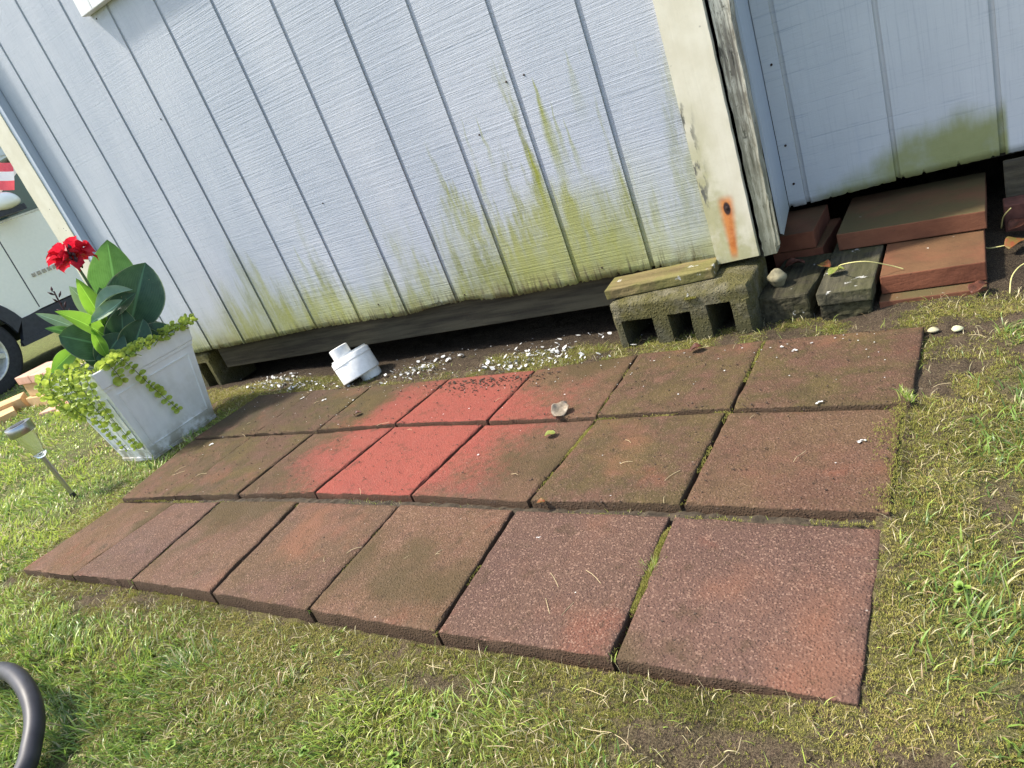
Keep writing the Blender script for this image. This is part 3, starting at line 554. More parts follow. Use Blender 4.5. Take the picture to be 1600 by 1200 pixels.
ob('side_panel', hexa([(1.866, .042, .150), (1.874, .042, .145), (1.8405, .337, .125), (1.830, .337, .125)], [(1.866, .042, 2.25), (1.874, .042, 2.25), (1.8405, .337, 2.25), (1.830, .337, 2.25)]), M_SIDE, shed)
cb = vboard('corner_board', -.968, -.842, -.038, .0, .125, M_CREAM, .0012)
vboard('side_shade_strip', -.841, -.8135, -.034, -.001, .128, M_SIDE, .0005)  # blue strip standing in for the shaded side of the corner board
# shell behind
M_INT = plain('dark_shed_underside', (.03, .026, .02), .9, var=.3)
box('side_wall', -.960, -.935, .002, 2.3, .125, 2.25, M_SIDE, shed); box('side_wall', 3.201, 3.226, .338, 2.3, .13, 2.25, M_SIDE, shed); box('back_wall', -.934, 3.2, 2.275, 2.3, .13, 2.25, M_SIDE, shed)
box('floor', -.93, 1.83, .03, 2.27, .135, .16, M_INT, shed); box('floor', 1.832, 3.19, .36, 2.27, .135, .16, M_INT, shed)
box('skid_beam', -.46, 1.80, .040, .125, .036, .1335, M_BEAM, shed, .003); box('skid_beam', -.9, 3.1, 2.05, 2.14, -.06, .134, M_BEAM, shed, .003)
box('light_block_skirt', -.93, 3.1, 1.0, 1.03, -.12, .134, M_INT, shed); box('light_block_skirt', -.955, -.93, .25, 2.3, -.12, .124, M_INT, shed)  # unseen boards added to keep light out from under the shed
M_ROOF = plain('grey_roof_shingle', (.10, .10, .105), .9, var=.35, sc=30, bump=.004)
rf = bmesh.new(); bx(rf, -1.05, 3.32, -.08, 2.40, 2.252, 2.262)
ob('eave_soffit', rf, M_CREAM, shed)
r2 = hexa([(-1.05, -.08, 2.264), (3.32, -.08, 2.264), (3.32, 2.40, 2.264), (-1.05, 2.40, 2.264)], [(-1.05, 1.15, 2.90), (3.32, 1.15, 2.90), (3.32, 1.17, 2.90), (-1.05, 1.17, 2.90)]); ob('roof', r2, M_ROOF, shed)
# window above the left boards: only its sill corner shows
wn = bmesh.new()
for q in ((-.100, -.030, 1.352, 2.05), (.53, .60, 1.352, 2.05)): bx(wn, q[0], q[1], -.030, -.001, q[2], q[3], .002)
bx(wn, -.029, .529, -.030, -.001, 1.352, 1.42, .002); bx(wn, -.029, .529, -.030, -.001, 1.98, 2.05, .002)
win = ob('window_frame', wn, plain('white_window_trim', (.78, .77, .75), .45, var=.04), shed)
mg = Mat('window_glass', .05, .5); mg.col((.05, .07, .08)); pane = box('pane', -.029, .529, -.008, -.003, 1.42, 1.98, mg.m); pane.parent = win
# nails
def nail(x, y, z, r=.0032):
    o = ob('nail', lathe([(0, -.004), (r, -.002), (r * 1.05, .0005), (0, .0015)], 12), M_NAIL, shed); o.rotation_euler = (PI / 2, 0, 0); o.location = (x, y, z)
for x, z in ((1.866, .506), (1.862, .296), (1.864, .189)): nail(x, .3372, z)
nail(1.772, -.0208, .258, .0045)
for x, z in ((-.075, 1.336), (-.02, .99), (1.354, .70), (.52, .56), (.56, .19), (.92, .165), (1.40, .165), (1.17, .60), (1.30, .70)): nail(x, -.0006, z, .0026)

# ------------------------------------------------------------------ supports
def cinder(name, x0, x1, y0, y1, z0, z1, holes, label):
    # front face with openings, extruded to the back
    t = thing(name, ((x0 + x1) / 2, (y0 + y1) / 2, z0), label, 'concrete block')
    bm = bmesh.new(); cx = (x0 + x1) / 2; cy = (y0 + y1) / 2; xs = [x0] + [v for h in holes for v in (h[0], h[1])] + [x1]; ztop = [h[2] for h in holes]
    nY = 9; NX = 5
    def put(a, b, c, d, tl=0, tr=0):                          # a solid cell [a,b]x[c,d] in (x,z), subdivided and roughened later
        b2 = bmesh.new(); bx(b2, a - cx, b - cx, y0 - cy, y1 - cy, c - z0, d - z0)
        bmesh.ops.subdivide_edges(b2, edges=b2.edges, cuts=7, use_grid_fill=True); join(bm, b2)
    hz = max(ztop)
    put(x0, x1, hz, z1)
    for k in range(0, len(xs), 2): put(xs[k], xs[k + 1], z0, hz)
    for h in holes:
        if h[2] < hz - .001: put(h[0], h[1], h[2], hz)
    bmesh.ops.remove_doubles(bm, verts=bm.verts, dist=.0004)
    P = np.array([v.co[:] for v in bm.verts]); n1 = fbm(P[:, 0] + P[:, 2] * .7, P[:, 1] + P[:, 2], 40, 3) - .5; n2 = fbm(P[:, 0] - P[:, 1], P[:, 2] + P[:, 1] * .5, 90, 8) - .5
    for v, a, b in zip(bm.verts, n1, n2):
        e = 1 - min(1, min(abs(v.co.x - (x0 - cx)), abs(v.co.x - (x1 - cx))) / .012); f = 1 - min(1, abs(v.co.z - (z1 - z0)) / .012); g = 1 - min(1, abs(v.co.y - (y0 - cy)) / .012)
        r = max(e * f, f * g, e * g); v.co.y += a * .005 + (.007 * r if v.co.y < 0 else 0); v.co.z += b * .0035 - .006 * max(f * g, f * e); v.co.x += a * .003 - math.copysign(.006 * e * max(f, g), v.co.x)
    wb = ob('web', bm, M_BLOCK, t, smooth=True)
    try: wb.data.set_sharp_from_angle(angle=math.radians(38))
    except Exception: pass
    return t
b1 = cinder('cinder_block', 1.447, 1.815, .722, .915, -.045, .106, ((1.475, 1.562, .052), (1.604, 1.662, .054), (1.706, 1.765, .066)), 'mossy concrete cinder block on its side with three dark openings, under the white corner board')
b2 = cinder('cinder_block', -.86, -.496, .815, 1.0, -.05, .132, ((-.83, -.76, .09), (-.72, -.64, .095), (-.60, -.53, .088)), 'concrete cinder block half hidden behind the white planter, under the left end of the shed')
def slab(name, q, z0, z1, m, label, cat, bev=.0025, rough=.0006, group=None, cuts=10):
    bm = hexa([(x, y, z0) for x, y in q], [(x, y, z1) for x, y in q]); bevel(bm, bev, 2)
    bmesh.ops.triangulate(bm, faces=[f for f in bm.faces if len(f.verts) > 4])
    bmesh.ops.subdivide_edges(bm, edges=[e for e in bm.edges if e.calc_length() > .03], cuts=cuts, use_grid_fill=True)
    P = np.array([v.co[:] for v in bm.verts]); a = fbm(P[:, 0] + P[:, 2], P[:, 1] - P[:, 2], 50, len(label)) - .5; b = fbm(P[:, 1] + P[:, 2] * 2, P[:, 0], 50, 3) - .5
    cx = sum(p[0] for p in q) / 4; cy = sum(p[1] for p in q) / 4
    for v, s, t in zip(bm.verts, a, b): v.co.x += s * rough * 2; v.co.y += t * rough * 2; v.co.z += s * rough; v.co.x -= cx; v.co.y -= cy; v.co.z -= z0
    o = ob(name, bm, m, None); o.location = (cx, cy, z0); return tag(o, label, cat, group)
slab('wood_plank', [(1.440, .748), (1.722, .783), (1.717, .875), (1.432, .845)], .1075, .1345, M_PLANK, 'mossy yellow-brown plank lying on top of the cinder block beneath the siding', 'plank', .003, .002)
slab('timber_end', [(1.806, .778), (1.930, .768), (1.960, 1.02), (1.835, 1.03)], -.035, .040, M_POSTW, 'short weathered grey timber with dark end grain beside the cinder block', 'timber', .006, .004)
slab('grey_plank', [(1.951, .748), (2.0665, .745), (2.075, 1.12), (1.958, 1.12)], .012, .0435, M_PALEW, 'grey weathered plank spotted with white, under the big slab', 'plank', .003, .003)
slab('grey_plank', [(1.953, .755), (2.060, .752), (2.070, 1.10), (1.960, 1.10)], -.040, .0095, M_POSTW, 'lower dark plank beneath the white-spotted one, half behind moss', 'plank', .003, .003)
slab('red_slab', [(2.074, .762), (2.274, .765), (2.276, 1.12), (2.078, 1.12)], -.045, -.0015, M_SLAB, 'lowest slab of the stack, thin olive edge showing just above the moss', 'slab')
slab('red_slab', [(2.078, .797), (2.2755, .800), (2.278, 1.10), (2.080, 1.10)], .0005, .0435, M_BRICK, 'bright red brick slab in the middle of the stack with a white spot on top', 'slab')
slab('red_slab', [(1.972, 1.003), (2.283, .985), (2.290, 1.29), (1.978, 1.30)], .0465, .090, M_SLAB, 'broad brown-olive slab lying on top of the stack under the recessed siding', 'slab')
slab('brick', [(1.806, 1.030), (1.932, 1.024), (1.952, 1.245), (1.815, 1.25)], .012, .058, M_BRICK, 'lower red brick of the pair under the blue side panel', 'brick')
slab('brick', [(1.803, 1.026), (1.918, 1.020), (1.925, 1.235), (1.808, 1.24)], .060, .1055, M_BRICK, 'upper red brick of the pair touching the corner of the blue siding', 'brick')
slab('timber', [(1.80, 1.0), (1.97, .99), (1.99, 1.24), (1.80, 1.25)], -.06, .0105, M_POSTW, 'dark buried timber under the pair of red bricks', 'timber')
slab('dark_board', [(2.325, 1.165), (2.80, 1.175), (2.80, 1.195), (2.325, 1.185)], -.05, .138, M_BEAM, 'dark reddish board standing under the right end of the recessed siding', 'board')
slab('brick', [(2.318, 1.095), (2.60, 1.10), (2.60, 1.16), (2.318, 1.158)], -.05, .055, plain('dark_damp_brick', (.09, .035, .025), .9, var=.3, bump=.002), 'dark damp brick in front of the board at the right end', 'brick')
# stones
def stone(name, c, r, m, label, seed=0):
    bm = bmesh.new(); bmesh.ops.create_icosphere(bm, subdivisions=3, radius=1)
    for v in bm.verts:
        n = v.co.normalized(); k = 1 + .12 * math.sin(n.x * 3 + seed) + .1 * math.sin(n.y * 4 + seed * 2) + .08 * math.sin(n.z * 5 + seed); v.co = Vector((n.x * r[0] * k, n.y * r[1] * k, n.z * r[2] * k))
    o = ob(name, bm, m, None, True, c); return tag(o, label, 'stone')
stone('stone', (1.852, .842, .062), (.023, .022, .021), M_STONE, 'round mossy stone resting on the timber beside the cinder block', 1)
stone('pebble', (2.181, .604, -.006), (.011, .007, .005), M_PEB, 'small tan pebble at the back right corner of the pavers, left of two', 2)
stone('pebble', (2.222, .596, -.005), (.010, .007, .005), plain('yellowish_pebble', (.5, .5, .3), .8), 'small yellowish pebble in the moss right of the paver corner', 3)

# ------------------------------------------------------------------ PVC fitting
fit = thing('pipe_fitting', (.415, .715, -.02), 'white dirty plastic pipe fitting with two offset stubs lying at the edge of the pavers', 'pipe fitting')
def part(name, bm, m, parent, loc=(0, 0, 0), rot=(0, 0, 0), smooth=False):
    o = ob(name, bm, m, parent, smooth); o.location = loc; o.rotation_euler = rot
    return o
def sm(o, ang=40):
    for p in o.data.polygons: p.use_smooth = True
    try: o.data.set_sharp_from_angle(angle=math.radians(ang))
    except Exception: pass
    return o
sm(part('body', lathe([(0, .002), (.068, .002), (.0715, .005), (.0715, .082), (.069, .085), (.066, .085), (.066, .091), (.0, .091)], 56), M_PVC, fit, (0, 0, .012)))
sm(part('top_stub', lathe([(.0, .0), (.034, 0), (.034, .034), (.031, .036), (.028, .036), (.028, .012), (0, .012)], 40), M_PVC, fit, (-.020, -.026, .102)))
sm(part('bottom_stub', lathe([(0, -.030), (.034, -.030), (.037, -.026), (.037, .0), (0, 0)], 40), M_PVC, fit, (.028, -.006, .014)))
sm(part('collar', lathe([(.0718, 0), (.0728, .001), (.0728, .005), (.0718, .006)], 48), M_PVC, fit, (0, 0, .075)))
fa = Vector((0, 0, 1)) + Vector((-.759, .651, 0)) * .30 - Vector((.651, .759, 0)) * .13; fa.normalize(); fx = Vector((.651, .759, 0)); fx = (fx - fa * fx.dot(fa)).normalized(); fy = fa.cross(fx)
fit.matrix_world = Matrix(((fx.x, fy.x, fa.x, .462), (fx.y, fy.y, fa.y, .722), (fx.z, fy.z, fa.z, -.028), (0, 0, 0, 1)))

# ------------------------------------------------------------------ planter
PC = Vector((-.279, .389, 0))
pl = thing('planter', (PC.x, PC.y, -.04), 'white square tapered plastic planter with panelled sides at the left end of the path', 'planter')
def hw(z): t = (z + .04) / .375; return .102 + .058 * t, .137 + .049 * t
def ring(z, e=0): a, b = hw(z); return [(-a - e, -b - e, z + .04), (a + e, -b - e, z + .04), (a + e, b + e, z + .04), (-a - e, b + e, z + .04)]
def wallring(z0, z1, e0, e1):                     # hollow tapered sleeve
    bm = bmesh.new(); R_ = [[bm.verts.new(p) for p in ring(z, e)] for z, e in ((z0, e0), (z1, e1), (z1, -.008), (z0, -.008))]
    for k in range(4):
        for q in range(4): bm.faces.new((R_[k][q], R_[k][(q + 1) % 4], R_[(k + 1) % 4][(q + 1) % 4], R_[(k + 1) % 4][q]))
    return bm
def bv(bm, w=.002): bmesh.ops.recalc_face_normals(bm, faces=bm.faces); bevel(bm, w, 2); return bm
ob('wall', bv(wallring(-.018, .262, 0, 0), .001), M_PLANT, pl); ob('rim', bv(wallring(.274, .335, .007, .008), .003), M_PLANT, pl)
ob('rim_step', bv(wallring(.262, .274, .0035, .0035), .001), M_PLANT, pl); ob('base_band', bv(wallring(-.04, -.018, .004, .003), .002), M_PLANT, pl)
def panel_frame(face):                            # raised rectangle on a side: face 0 = -y, 1 = +x, 2 = +y, 3 = -x
    bm = bmesh.new()
    def pt(s, z, e):
        a, b = hw(z); a += e; b += e
        return {0: (s * a * .999, -b, z + .04), 1: (a, s * b, z + .04), 2: (s * a, b, z + .04), 3: (-a, s * b, z + .04)}[face]
    def strip(s0, z0, s1, z1, ws, wz):
        lo = [pt(s0, z0, .0002), pt(s0 + ws, z0 + wz, .0002), pt(s1 + ws, z1 + wz, .0002), pt(s1, z1, .0002)]; hi = [pt(s0, z0, .0038), pt(s0 + ws, z0 + wz, .0038), pt(s1 + ws, z1 + wz, .0038), pt(s1, z1, .0038)]
        join(bm, hexa(lo, hi))
    strip(-.82, .018, .82, .018, 0, .003); strip(-.82, .235, .82, .235, 0, .003); strip(-.84, .018, -.84, .238, .02, 0); strip(.82, .018, .82, .238, .02, 0)
    return ob('panel_frame', bm, M_PLANT, pl)
for f in range(4): panel_frame(f)
for s_ in (-.55, -.28, 0, .28, .55):
    a0_, b0_ = hw(.02); a1_, b1_ = hw(.23); ob('rib', hexa([(s_ * a0_ - .001, -b0_ + .001, .06), (s_ * a0_ + .001, -b0_ + .001, .06), (s_ * a0_ + .001, -b0_ - .0018, .06), (s_ * a0_ - .001, -b0_ - .0018, .06)], [(s_ * a1_ - .001, -b1_ + .001, .27), (s_ * a1_ + .001, -b1_ + .001, .27), (s_ * a1_ + .001, -b1_ - .0018, .27), (s_ * a1_ - .001, -b1_ - .0018, .27)]), M_PLANT, pl)
sb = bmesh.new(); a, b = hw(.31); V4 = [sb.verts.new((x_ * (a - .009), y_ * (b - .009), .345)) for x_, y_ in ((-1, -1), (1, -1), (1, 1), (-1, 1))]; sb.faces.new(V4); bmesh.ops.subdivide_edges(sb, edges=sb.edges, cuts=14, use_grid_fill=True)
for v in sb.verts: v.co.z += random.uniform(-.006, .006)
ob('soil', sb, M_SOILP, pl)

# ------------------------------------------------------------------ canna lily
VW = Vector((-.9, .436, 0)); VU = Vector((.436, .9, 0))
def PP(u, z, w=0): return PC + VU * u + VW * w + Vector((0, 0, z))
canna = thing('canna_plant', (PC.x, PC.y, .305), 'red flowering canna lily with broad green leaves growing in the white planter', 'potted plant')
def leafmesh(base, tip, width, nrm, fold=.15, sag=.06, wave=.02, power=.85, nL=16, nW=8, curl=0, peak=.5):
    d = tip - base; L = d.length; d.normalize(); side = d.cross(nrm).normalized(); up = side.cross(d).normalized(); V = []; al = []; ac = []
    k = math.log(.5) / math.log(peak); ph = random.uniform(0, 6)
    for i_ in range(nL + 1):
        t = i_ / nL; wt = max(0.0, math.sin(PI * t ** k)) ** power * width / 2 + .0012 * (1 - t); mid = base + d * L * t + up * (sag * 4 * t * (1 - t) * L) - up * curl * L * t ** 3
        for j in range(-nW, nW + 1):
            s = j / nW; V.append(mid + side * (s * wt * math.cos(fold * abs(s))) + up * (abs(s) ** 1.3 * wt * math.sin(fold * 2) + wave * width * math.sin(t * 9 + ph) * s * abs(s))); al.append(t); ac.append(s)
    W = 2 * nW + 1; F = [[a + i_ * W, a + 1 + i_ * W, a + 1 + (i_ + 1) * W, a + (i_ + 1) * W] for i_ in range(nL) for a in range(W - 1)]
    me = npmesh('leaf', [tuple(v) for v in V], F, True); vattr(me, 'along', al); vattr(me, 'across', ac); return me
def cleaf(b, t, width, tone, w0=0, w1=None, nn=None, loc=None, **k):
    w1 = w0 if w1 is None else w1; B = PP(b[0], b[1], w0) - Vector((PC.x, PC.y, .305)); T = PP(t[0], t[1], w1) - Vector((PC.x, PC.y, .305))
    n = -VW + Vector((0, 0, .35)) + (nn if nn is not None else Vector()); return link('leaf', leafmesh(B, T, width, n, **k), M_LEAF[tone], canna)
Z3 = Vector((0, 0, 1))
cleaf((.045, .375), (.165, .695), .165, 'mid', .07, .10, fold=.12, sag=-.02, peak=.55)
cleaf((.035, .345), (.232, .577), .195, 'dark', .0, .02, fold=.2, sag=.04, peak=.57, power=.75)
cleaf((.07, .335), (.205, .325), .095, 'dark', -.02, -.02, nn=Z3 * 1.5, fold=.25, sag=.12)
cleaf((-.045, .47), (.10, .50), .055, 'pale', -.09, -.10, nn=Z3 * .7, fold=.3, sag=-.04, peak=.6)
cleaf((.01, .50), (.145, .515), .062, 'pale', -.06, -.07, nn=Z3 * 1.2, fold=.4, sag=.14)
cleaf((.03, .455), (.15, .50), .075, 'dark', -.035, -.05, nn=Z3 * .5, fold=.2, sag=.08)
cleaf((.015, .44), (.012, .618), .062, 'lime', .0, -.01, fold=.3, sag=.02, peak=.45)
cleaf((.02, .45), (-.02, .60), .075, 'pale', .06, .06, fold=.15, sag=.0, peak=.4)
cleaf((.005, .385), (-.095, .553), .072, 'lime', -.06, -.12, nn=Z3 * .9, fold=.15, sag=.07, peak=.5)
cleaf((.0, .36), (-.125, .475), .135, 'dark', -.05, -.07, fold=.1, sag=.05, power=.6)
cleaf((-.04, .43), (-.152, .562), .040, 'pale', .02, .03, fold=.2, sag=.05)
cleaf((-.06, .44), (-.152, .508), .030, 'mid', .0, .0, fold=.2, sag=.05)
cleaf((.005, .305), (.085, .475), .115, 'dark', -.05, -.06, fold=.2, sag=.05, power=.7)
cleaf((.02, .30), (.125, .415), .11, 'dark', -.075, -.09, fold=.2, sag=.06, power=.7)
cleaf((.02, .31), (.165, .395), .09, 'dark', -.03, -.02, nn=Z3, fold=.2, sag=.1)
cleaf((-.07, .33), (.045, .40), .10, 'dark', -.09, -.09, fold=.15, sag=.08, power=.7)
cleaf((-.09, .415), (-.205, .372), .055, 'lime', -.06, -.06, fold=.15, sag=.08)
cleaf((-.035, .345), (-.03, .455), .042, 'lime', -.10, -.11, fold=.35, sag=.03)
cleaf((.0, .30), (-.06, .44), .10, 'dark', .03, .05, fold=.2, sag=.05)
cleaf((.02, .30), (.06, .56), .11, 'dark', .03, .03, fold=.25, sag=.02)
cleaf((.06, .37), (.205, .285), .085, 'dark', -.05, -.04, nn=Z3 * .6, fold=.2, sag=.16, power=.65)
cleaf((.06, .34), (.15, .31), .10, 'dark', -.07, -.09, fold=.2, sag=.12, power=.65)
cleaf((-.02, .31), (-.10, .40), .09, 'dark', -.02, -.04, fold=.2, sag=.1, power=.65)
cleaf((-.01, .30), (-.07, .36), .09, 'dark', -.08, -.12, nn=Z3, fold=.2, sag=.12)
def rel(u, z, w=0): return PP(u, z, w) - Vector((PC.x, PC.y, .305))
ob('flower_stem', tube(bmesh.new(), spline([rel(0, .30), rel(.02, .42), rel(.032, .51), rel(.036, .60), rel(.034, .665)], 5), [.006] * 10 + [.0045] * 11, 8), M_STEM, canna, True)
bs = bmesh.new(); tube(bs, spline([rel(-.03, .32, .03), rel(-.062, .45, .03), rel(-.072, .54, .03), rel(-.068, .605, .03)], 5), .0028, 6); ob('bud_stem', bs, M_BUD, canna, True)
for k in range(9):
    t = k / 8; p = rel(-.070 + .006 * math.sin(k * 2.3), .505 + .10 * t, .03); d = VU * math.sin(k * 2.4) * .012 + Vector((0, 0, .013)); b_ = bmesh.new(); tube(b_, [p, p + d * .6, p + d * 1.3], [.0015, .0042, .0008], 6); ob('bud', b_, M_BUD, canna, True)
fc = rel(.034, .690)
for k in range(22):
    a_ = k * 2.399; e_ = -.5 + 1.5 * (k / 22); dr = (VU * math.cos(a_) * math.cos(e_) + VW * math.sin(a_) * math.cos(e_) * .8 + Z3 * math.sin(e_) * .95)
    if dr.dot(VU) > .75 and dr.z < .1: dr.z += .3
    base = fc + dr * .008 + Z3 * (-.012); L = random.uniform(.052, .078); nn = dr.cross(Z3).cross(dr) + Vector((random.uniform(-.5, .5), random.uniform(-.5, .5), random.uniform(-.3, .3)))
    o = link('petal', leafmesh(base, base + dr * L, random.uniform(.042, .060), nn, fold=.22, sag=.12, wave=.20, nL=8, nW=4, curl=random.uniform(-.05, .25), peak=.68, power=.30), M_PETAL, canna)
for k in range(9):
    a_ = k * 2.4; p = fc + VU * (.004 + .008 * math.cos(a_)) - VW * .030 + Z3 * (-.05 + .009 * k * .9); b_ = bmesh.new(); tube(b_, [p, p - VW * .006 + Z3 * .010, p - VW * .004 + Z3 * .022], [.002, .0065, .0015], 7); ob('bud', b_, M_BUD, canna, True)

# golden creeper spilling over the rim
creeper = thing('creeping_plant', (PC.x - .08, PC.y - .14, .335), 'yellow-green trailing creeper spilling over the rim of the white planter', 'trailing plant')
CO = Vector((PC.x - .08, PC.y - .14, .335)); LV = []; LF = []
def roundleaf(c, d, nrm, r):
    d = d.normalized(); s = d.cross(nrm).normalized(); n = s.cross(d); b = len(LV); LV.append(tuple(c - CO)); m_ = 8
    for k in range(m_): a_ = PI * 2 * k / m_; LV.append(tuple(c + d * (r + r * math.cos(a_)) + s * (r * .9 * math.sin(a_)) + n * (r * .28 * abs(math.sin(a_))) - CO))
    for k in range(m_): LF.append((b, b + 1 + k, b + 1 + (k + 1) % m_))
def jj(s=.01): return Vector((random.uniform(-s, s), random.uniform(-s, s), random.uniform(-s, s)))
def strand(P, r=.0095, step=.021, out=Vector((.5, -.8, .2))):
    P = spline(P, 6); o_ = ob('strand', tube(bmesh.new(), [p - CO for p in P], .0011, 5), M_STEM, creeper, True); acc = 0
    for a_, b_ in zip(P, P[1:]):
        acc += (b_ - a_).length
        if acc > step:
            acc = 0; t = (b_ - a_).normalized(); s = t.cross(out).normalized()
            for sg in (1, -1): roundleaf(b_, s * sg + t * random.uniform(-.1, .5) + out * random.uniform(-.1, .6) + jj(.45), out + t * -.3 + jj(.8), r * random.uniform(.6, 1.35))
rx0, rx1, ry0, ry1 = -.446, -.112, .196, .582
def jj(s=.01): return Vector((random.uniform(-s, s), random.uniform(-s, s), random.uniform(-s, s)))
for k in range(14):                                     # over the front (-y) rim and the left corner
    x_ = random.uniform(rx0 - .02, rx0 + .24); L = random.uniform(.04, .15) * (1.1 if x_ < -.28 else .9)
    strand([(x_ + .03, ry0 + .06, .330), (x_ + .01, ry0 + .01, .352 + random.uniform(0, .02)), Vector((x_, ry0 - .022, .325)) + jj(), Vector((x_ - .012, ry0 - .018, .325 - L * .55)) + jj(), Vector((x_ + .002, ry0 + .004, .325 - L)) + jj(.006)])
for k in range(8):                                     # heap over the left (-x) rim
    y_ = random.uniform(ry0 - .01, ry0 + .25); L = random.uniform(.04, .13)
    strand([(rx0 + .05, y_, .33), (rx0, y_, .355), Vector((rx0 - .03, y_, .325)) + jj(), Vector((rx0 - .035, y_, .325 - L)) + jj()], out=Vector((-.8, -.4, .3)))
strand([(-.15, .22, .33), (-.135, .190, .345), (-.128, .180, .30), (-.150, .188, .22), (-.160, .200, .14), (-.166, .212, .07), (-.172, .216, .035)], .011, .016)
strand([(-.19, .22, .33), (-.18, .190, .345), (-.185, .180, .28), (-.205, .190, .20), (-.21, .205, .15)], .010, .015)
strand([(-.24, .22, .33), (-.235, .190, .345), (-.24, .178, .26), (-.250, .195, .15), (-.252, .214, .06), (-.25, .22, .03)], .009, .016)
strand([(-.15, .31, .33), (-.108, .300, .345), (-.100, .315, .30), (-.118, .345, .22), (-.130, .375, .14), (-.142, .400, .085)], .0095, .014, Vector((.8, -.3, .3)))
for k in range(16):                                     # low mounds along the right rim
    y_ = ry0 + .03 + .35 * k / 15; strand([(-.17, y_, .325), Vector((-.14, y_ + .02, .348)) + jj(.008), Vector((-.112, y_ + .03, .345)) + jj(.006), Vector((-.100, y_ + .035, .328)) + jj(.006)], .009, .010, Vector((.6, -.2, .7)))
strand([(-.15, .27, .33), (-.108, .255, .347), (-.099, .262, .31), (-.112, .27, .275)], .012, .013, Vector((.8, -.3, .3)))
cf = link('foliage', npmesh('foliage', LV, LF), M_VINE, creeper); cf['kind'] = 'stuff'

# ------------------------------------------------------------------ solar light
sol = thing('solar_light', (-.341, .028, -.035), 'small steel solar stake light with clear lens standing in the grass left of the path', 'garden light')
sm(part('spike', lathe([(0, -.08), (.003, -.06), (.009, -.005), (.009, .026), (0, .026)], 16), M_DARKP, sol)); sm(part('pole', lathe([(.0, .024), (.0075, .024), (.0075, .182), (0, .182)], 20), M_STEEL, sol))
sm(part('collar', lathe([(0, .180), (.012, .181), (.020, .190), (.021, .196), (.012, .198), (0, .198)], 28), M_CLEAR, sol))
sm(part('lens', lathe([(.017, .196), (.024, .225), (.032, .276), (.0305, .276), (.0225, .225), (.0155, .196)], 32), M_CLEAR, sol))
sm(part('cap', lathe([(0, .277), (.040, .277), (.0415, .279), (.0415, .308), (.040, .310), (0, .310)], 40), M_STEEL, sol))
sm(part('solar_panel', lathe([(0, .3102), (.024, .3102), (.024, .3115), (0, .3115)], 24), M_DARKP, sol))
sol.rotation_euler = (math.radians(2), math.radians(-2), .2)

# ------------------------------------------------------------------ hose
hp = spline([(.30, -.60, -.02), (.42, -.595, .0), (.58, -.585, .030), (.70, -.585, .048), (.79, -.60, .040), (.845, -.625, .018), (.885, -.66, .0), (.92, -.70, -.01), (.93, -.78, -.015), (.90, -.95, -.018)], 8)
ho = ob('hose', tube(bmesh.new(), hp, .0165, 20), M_RUBBER, None, True); tag(ho, 'black rubber hose curving up out of the grass at the lower left', 'hose')

# ------------------------------------------------------------------ leaves and litter lying around
def litter(name, c, size, m, label, rz=0, curl=.5, lob=0, stalk=None, tilt=(0, 0), cat='leaf'):
    me = leafmesh(Vector((-size, 0, .002)), Vector((size * .95, 0, .002 + curl * size * .08)), size * 1.5, Vector((0, .05, 1)), fold=.08 + .14 * curl, sag=.04 + .10 * curl, wave=.05 + .12 * lob, nL=12, nW=6, curl=-.04 * curl, power=.5, peak=.45)
    o = link(name, me, m, None, c); o.rotation_euler = (tilt[0], tilt[1], rz)
    sld = o.modifiers.new('thick', 'SOLIDIFY'); sld.thickness = .0006
    tag(o, label, cat)
    if stalk:
        s_o = ob('leaf_stalk', tube(bmesh.new(), spline([Vector(p) for p in stalk], 6), .0013, 6), M_YSTEM, o, True)
        s_o.matrix_parent_inverse = (Matrix.Translation(c) @ o.rotation_euler.to_matrix().to_4x4()).inverted()
    return o
litter('dead_leaf', (1.452, .352, .010), .024, M_DLEAF, 'curled grey dead leaf standing upright on the red pavers', 1.2, .3, .7, tilt=(.55, -.2))
litter('leaf_scrap', (1.470, .256, .004), .013, M_GLEAF, 'pale yellow-green leaf scrap lying just in front of the curled grey leaf', .2, .4)
litter('dead_leaf', (1.704, .600, .006), .016, M_BLEAF, 'small crumpled brown leaf on the paver in front of the cinder block', .5, 1.0, .2)
litter('dead_leaf', (.735, .405, .006), .012, M_BLEAF, 'tiny brown seedling leaf on the joint left of the red pavers', .5, 1.0, .2)
litter('leaf_scrap', (1.566, .022, .003), .009, M_RLEAF, 'tiny red leaf flake in the joint between front and middle rows', .1, .8)
litter('fallen_leaf', (1.985, .850, .047), .020, M_GLEAF, 'green and orange leaf with a long yellow stalk on the white-spotted plank', .5, .8, .2, stalk=[(1.99, .845, .056), (2.005, .80, .085), (2.055, .79, .088), (2.10, .81, .062), (2.125, .815, .047)])
litter('fallen_leaf', (1.950, .900, .047), .018, M_RLEAF, 'reddish leaf wedged between the timber and the grey plank', 2.5, 1.0, .15)
litter('dead_leaf', (1.875, .945, .044), .026, M_BLEAF, 'dark brown leaf on the timber in front of the red bricks', .2, 1.0, .2)
litter('fallen_leaf', (2.262, .752, .002), .022, M_BLEAF, 'brown and green curled leaf at the foot of the slab stack', .8, .9, .2)
litter('fallen_leaf', (2.335, .960, .006), .026, M_RLEAF, 'green and red leaf on the dark soil right of the slabs', .9, .9, .15, stalk=[(2.315, .955, .012), (2.28, .96, .01), (2.275, 1.0, .008)])
litter('fallen_leaf', (2.350, 1.06, .008), .030, M_BLEAF, 'large dark reddish-brown leaf near the board at the right end', .5, .9, .12, stalk=[(2.31, 1.07, .012), (2.315, 1.05, .045), (2.33, 1.03, .07)])
